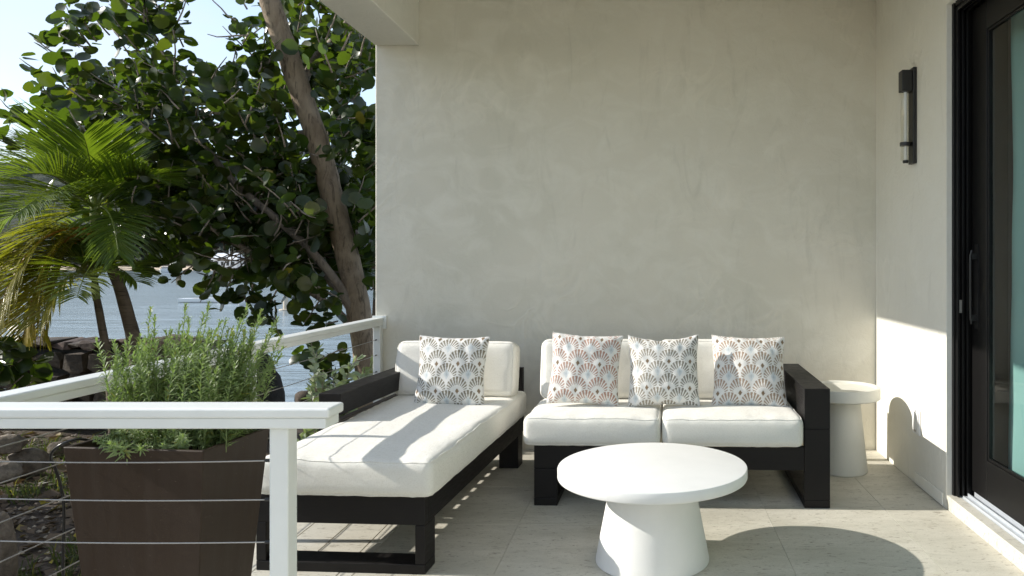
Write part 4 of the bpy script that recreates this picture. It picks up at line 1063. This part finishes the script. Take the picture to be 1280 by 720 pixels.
# ------------------------------------------------------------------ shrubs, grass, litter
sb = thing('silver_shrub', at(415, 590, 5.05), 'small shrub with pale silver green leaves behind the chaise arm', 'shrub')
rs2 = random.Random(9); m = MB(); lm = MB()
def small_leaf(m, p, d, L, w, c, r_):
    n = Vector((r_.gauss(0, .5), r_.gauss(-.3, .5), r_.gauss(.5, .5))); Fm = frame_from(n, d)
    vs = [(0, 0, 0), (-w*.75, L*.35, w*.3), (0, L*.4, 0), (w*.75, L*.35, w*.3), (-w*.9, L*.68, w*.3), (0, L*.7, -.002), (w*.9, L*.68, w*.3), (0, L, 0)]
    m.add([p + Fm @ Vector(v) for v in vs], [(0, 2, 1), (0, 3, 2), (1, 2, 5, 4), (2, 3, 6, 5), (4, 5, 7), (5, 6, 7)], c)
for (ex, ey, Y) in [(470, 452, 5.1), (452, 470, 5.0), (420, 480, 4.9), (440, 458, 5.0), (404, 462, 4.95), (472, 444, 5.22), (456, 462, 5.15), (446, 448, 5.1), (430, 470, 5.0), (416, 468, 5.0), (402, 480, 4.95), (392, 462, 5.0), (388, 486, 4.95), (440, 482, 5.0), (462, 478, 5.15), (424, 496, 5.0), (408, 505, 4.95), (396, 440, 5.1), (388, 425, 5.2), (435, 500, 5.0), (450, 492, 5.05), (385, 540, 4.8), (395, 530, 4.85), (410, 520, 4.85), (378, 556, 4.75)]:
    b = at(412 + rs2.uniform(-25, 12), 575, Y); e = at(ex, ey, Y)
    mid = b.lerp(e, 0.55) + Vector((rs2.uniform(-.05, .05), rs2.uniform(-.05, .05), 0.05))
    P = [b*(1-t)**2 + mid*2*t*(1-t) + e*t*t for t in [k/10 for k in range(11)]]
    m.tube(P, [0.005*(1-.07*k) for k in range(11)], 5)
    for i in range(26):
        t = 0.25 + 0.75*i/25; f = t*10; k = min(9, int(f)); p = P[k].lerp(P[k+1], f-k); ax = (P[k+1]-P[k]).normalized()
        d = (ax*0.7 + Vector((rs2.gauss(0, 1), rs2.gauss(0, 1), rs2.gauss(0, .6)))*0.55).normalized()
        small_leaf(lm, p, d, rs2.uniform(.05, .085), rs2.uniform(.014, .020), (rs2.random(), .03 if rs2.random() > .05 else .3, 0), rs2)
m.build('branches', M['branch_bark'], sb, smooth=True, world=True)
lm.build('foliage', M['silver_leaf'], sb, smooth=True, world=True, kind='stuff')

# sea grape leaves at the left edge; growth out of view added to shade garden
sg = thing('sea_grape_shrub', (-6.2, 4.6, -0.3), 'low sea grape shrub with big round leaves at the left edge below the palm, continued out of view as added shade', 'shrub')
LS = Leaves(); tw = MB(); r3 = random.Random(44)
for (x, y, Y) in [(2, 438, 5.3), (12, 455, 5.3), (-12, 450, 5.2), (28, 448, 5.4), (36, 462, 5.5), (10, 470, 5.3), (-20, 470, 5.2), (20, 480, 5.3), (-5, 488, 5.3), (38, 478, 5.5), (0, 420, 5.5)]:
    LS.twig(r3, at(x-14, y+14, Y), Vector((.8, -.2, .5)), 6, 0.22, 0.062, wood=tw)
for i in range(430):
    y = r3.uniform(1.4, 4.75); x = r3.uniform(-6.8, -4.9) ; zt = r3.uniform(-.2, 1.75)*(1 - 0.18*max(0, x+6.2))
    if CX + x*F/y > -30: continue
    d = Vector((r3.uniform(-.3, 1), r3.uniform(-1, 1), r3.uniform(0, 1))); LS.twig(r3, Vector((x, y, zt)), d, 8, 0.36, 0.085, wood=tw)
tw.build('twigs', M['branch_bark'], sg, smooth=True, world=True, kind='stuff')
LS.finish(sg, M['grape_leaf'], front=40)

gr = MB(); rg = random.Random(17)
def tuft(x, y, n, H, spread):
    for k in range(n):
        a = rg.uniform(0, 6.28); h = H*rg.uniform(.5, 1.2); p = Vector((x+rg.gauss(0, .03), y+rg.gauss(0, .03), gz(x, y)-.01))
        d = Vector((math.cos(a)*spread*rg.uniform(.2, 1), math.sin(a)*spread*rg.uniform(.2, 1), 1)).normalized()
        s = d.cross(Vector((math.cos(a+1), math.sin(a+1), 0))).normalized()*0.003
        q = p + d*h*.55; e = q + (d*.5 + Vector((d.x, d.y, -.25)))*h*.5
        c = (rg.random(), 0.05 if rg.random() > .15 else .4, 0)
        gr.add([p-s, p+s, q+s*.8, q-s*.8, e], [(0, 1, 2, 3), (3, 2, 4)], c)
for i in range(130):
    Y = rg.uniform(3.4, 6.6); X = at(rg.uniform(-10, 110), 0, Y).x
    d_ = mnoise.noise(Vector((X*1.6, Y*1.6, 9)))
    if d_ > -0.05: tuft(X, Y, rg.randint(8, 20), rg.uniform(.08, .26), .7)
gr.build('grass', M['grass'], kind='stuff')
lt = MB(); rl = random.Random(23)
for i in range(2600):
    Y = rl.uniform(3.0, 7.0); X = at(rl.uniform(-60, 330), 0, Y).x
    if X > -1.96: continue
    p = Vector((X, Y, gz(X, Y)+rl.uniform(.003, .02))); L = rl.uniform(.02, .075) if rl.random() < .8 else rl.uniform(.07, .13)
    n = Vector((rl.gauss(0, .35), rl.gauss(0, .35), 1)); Fm = frame_from(n, Vector((rl.uniform(-1, 1), rl.uniform(-1, 1), 0)))
    w = L*rl.uniform(.25, .5)
    lt.add([p + Fm @ Vector(v) for v in ((0, 0, 0), (w, L*.5, L*.12), (0, L, 0), (-w, L*.5, L*.10))], [(0, 1, 2), (0, 2, 3)], (rl.random(), 1.0 if rl.random() < .03 else (.35 if rl.random() < .1 else .0), 0))
lt.build('leaf_litter', M['litter'], kind='stuff')
pb_ = MB(); rp = random.Random(29)
for i in range(700):
    Y = rp.uniform(3.0, 6.5); X = at(rp.uniform(-60, 330), 0, Y).x
    if X > -1.96: continue
    s = rp.uniform(.006, .022); p = Vector((X, Y, gz(X, Y)+s*.4))
    vs = [(s, 0, 0), (-s, .1*s, 0), (0, s*.8, 0), (.1*s, -s*.9, 0), (0, 0, s*.7), (0, 0, -s*.6)]; q = Matrix.Rotation(rp.uniform(0, 6), 3, 'Z')
    pb_.add([p + q @ Vector(v) for v in vs], [(0, 2, 4), (2, 1, 4), (1, 3, 4), (3, 0, 4), (2, 0, 5), (1, 2, 5), (3, 1, 5), (0, 3, 5)])
pb_.build('gravel', M['bone'], kind='stuff')

# ------------------------------------------------------------------ boats and piling on the bay
def hull_mesh(L, B, H, seed=0):
    m = MB(); st_ = 12; vs = []; fs = []
    for i in range(st_+1):
        t = i/st_; w = B/2*(1 - max(0, (t-.55)/.45)**2.2)*(0.86 + 0.14*min(1, t*4)); x = -L/2 + L*t; sh = H*(1+.28*t*t)
        for (a, b) in ((0, -.35*H), (.62, -.25*H), (.92, .2*H), (1, sh)): vs.append((x + (0.06*L*(b/H) if t > .9 else 0), -a*w, b))
        for (a, b) in ((1, sh), (.92, .2*H), (.62, -.25*H)): vs.append((x + (0.06*L*(b/H) if t > .9 else 0), a*w, b))
    n = 7
    for i in range(st_):
        for k in range(n): fs.append((i*n+k, (i+1)*n+k, (i+1)*n+(k+1) % n, i*n+(k+1) % n))
    fs.append(tuple(range(n))); fs.append(tuple(st_*n+k for k in reversed(range(n)))); m.add(vs, fs); return m
def motor_boat(px_, Y, L, label, rz, fly=True):
    p = at(px_, 0, Y); o = thing('motor_boat', (p.x, Y, SEA), label, 'boat', rz=rz)
    B, H = L*.32, L*.13
    hull_mesh(L, B, H).build('hull', M['gel'], o, smooth=True, sharp=35)
    MB().box(-L*.28, L*.16, -B*.36, B*.36, H*1.02, H*1.85).build('cabin', M['gel'], o, bevel=.12)
    MB().box(-L*.25, L*.165, -B*.365, B*.365, H*1.35, H*1.68).build('windows', M['dark_glass'], o)
    if fly:
        MB().box(-L*.24, L*.06, -B*.30, B*.30, H*2.6, H*2.72).build('roof', M['gel'], o, bevel=.03)
        q = MB()
        for x in (-L*.22, L*.04):
            for y in (-B*.27, B*.27): q.tube([(x, y, H*1.84), (x, y, H*2.6)], .05, 6)
        q.build('roof_posts', M['gel'], o); MB().tube([(-L*.1, 0, H*2.72), (-L*.1, 0, H*3.8)], .04, 6).build('mast', M['gel'], o)
    return o
bh_ = at(286, 0, 338); bh = thing('beach_house', (bh_.x, 338, -1.6), 'white roofed beach house on the far shore seen through the gap in the leaves', 'house')
MB().box(-5.2, 5.2, -3, 3, 0, 4.1).build('wall', M['gel'], bh)
m = MB(); m.add([(-5.9, -3.8, 4.1), (5.9, -3.8, 4.1), (5.9, 3.8, 4.1), (-5.9, 3.8, 4.1), (-4.6, -.5, 7.0), (4.6, -.5, 7.0), (4.6, .5, 7.0), (-4.6, .5, 7.0)], [(3, 2, 1, 0), (0, 1, 5, 4), (1, 2, 6, 5), (2, 3, 7, 6), (3, 0, 4, 7), (4, 5, 6, 7)]); m.build('roof', M['gel'], bh)
MB().tube([(.3, 0, 7.0), (.3, 0, 9.2)], .12, 6).build('flagpole', M['gel'], bh)
for x in (-3.6, -1.2, 1.2, 3.6): MB().box(x-.6, x+.6, -3.05, -2.9, 1.4, 3.2).build('window', M['dark_glass'], bh)
motor_boat(208, 250, 8.5, 'small white motor boat beside the sandy beach on the far shore', R(-78), False)
motor_boat(348, 240, 6.0, 'white motor boat half hidden behind the leaves, right of the beach house', R(20), False)
motor_boat(455, 240, 11.0, 'white motor boat glimpsed right of the leaning tree trunk', R(5))
def skiff(px_, Y, L, B, label, rz):
    p = at(px_, 0, Y); o = thing('skiff', (p.x, Y, SEA), label, 'boat', rz=rz, group='low boats afloat in the bay')
    hull_mesh(L, B, .34).build('hull', M['gel'], o, smooth=True, sharp=35)
    for x in (-L*.2, L*.15): MB().box(x-.12, x+.12, -B*.4, B*.4, .30, .36).build('bench', M['pile'], o)
    return o
skiff(258, 66, 4.2, 1.3, 'longest of the low white boats floating beyond the herbs', R(4))
skiff(293, 65, 2.6, 1.1, 'middle one of the low white boats floating in the bay', R(-12))
skiff(312, 62, 1.6, .9, 'smallest and rightmost of the low white boats in the bay', R(30))
pp = at(357, 0, 55); pi = thing('mooring_pile', (pp.x, 55, SEA), 'pale round mooring pile standing in the water left of the tree trunk', 'pile')
MB().lathe([(.17, -1), (.17, .95), (.15, 1.0)], 20).build('shaft', M['pile'], pi, smooth=True, sharp=40)
MB().lathe([(.42, -.05), (.44, 0.0), (.44, .05), (.40, .08)], 24).build('collar', M['pile'], pi, smooth=True, sharp=40)
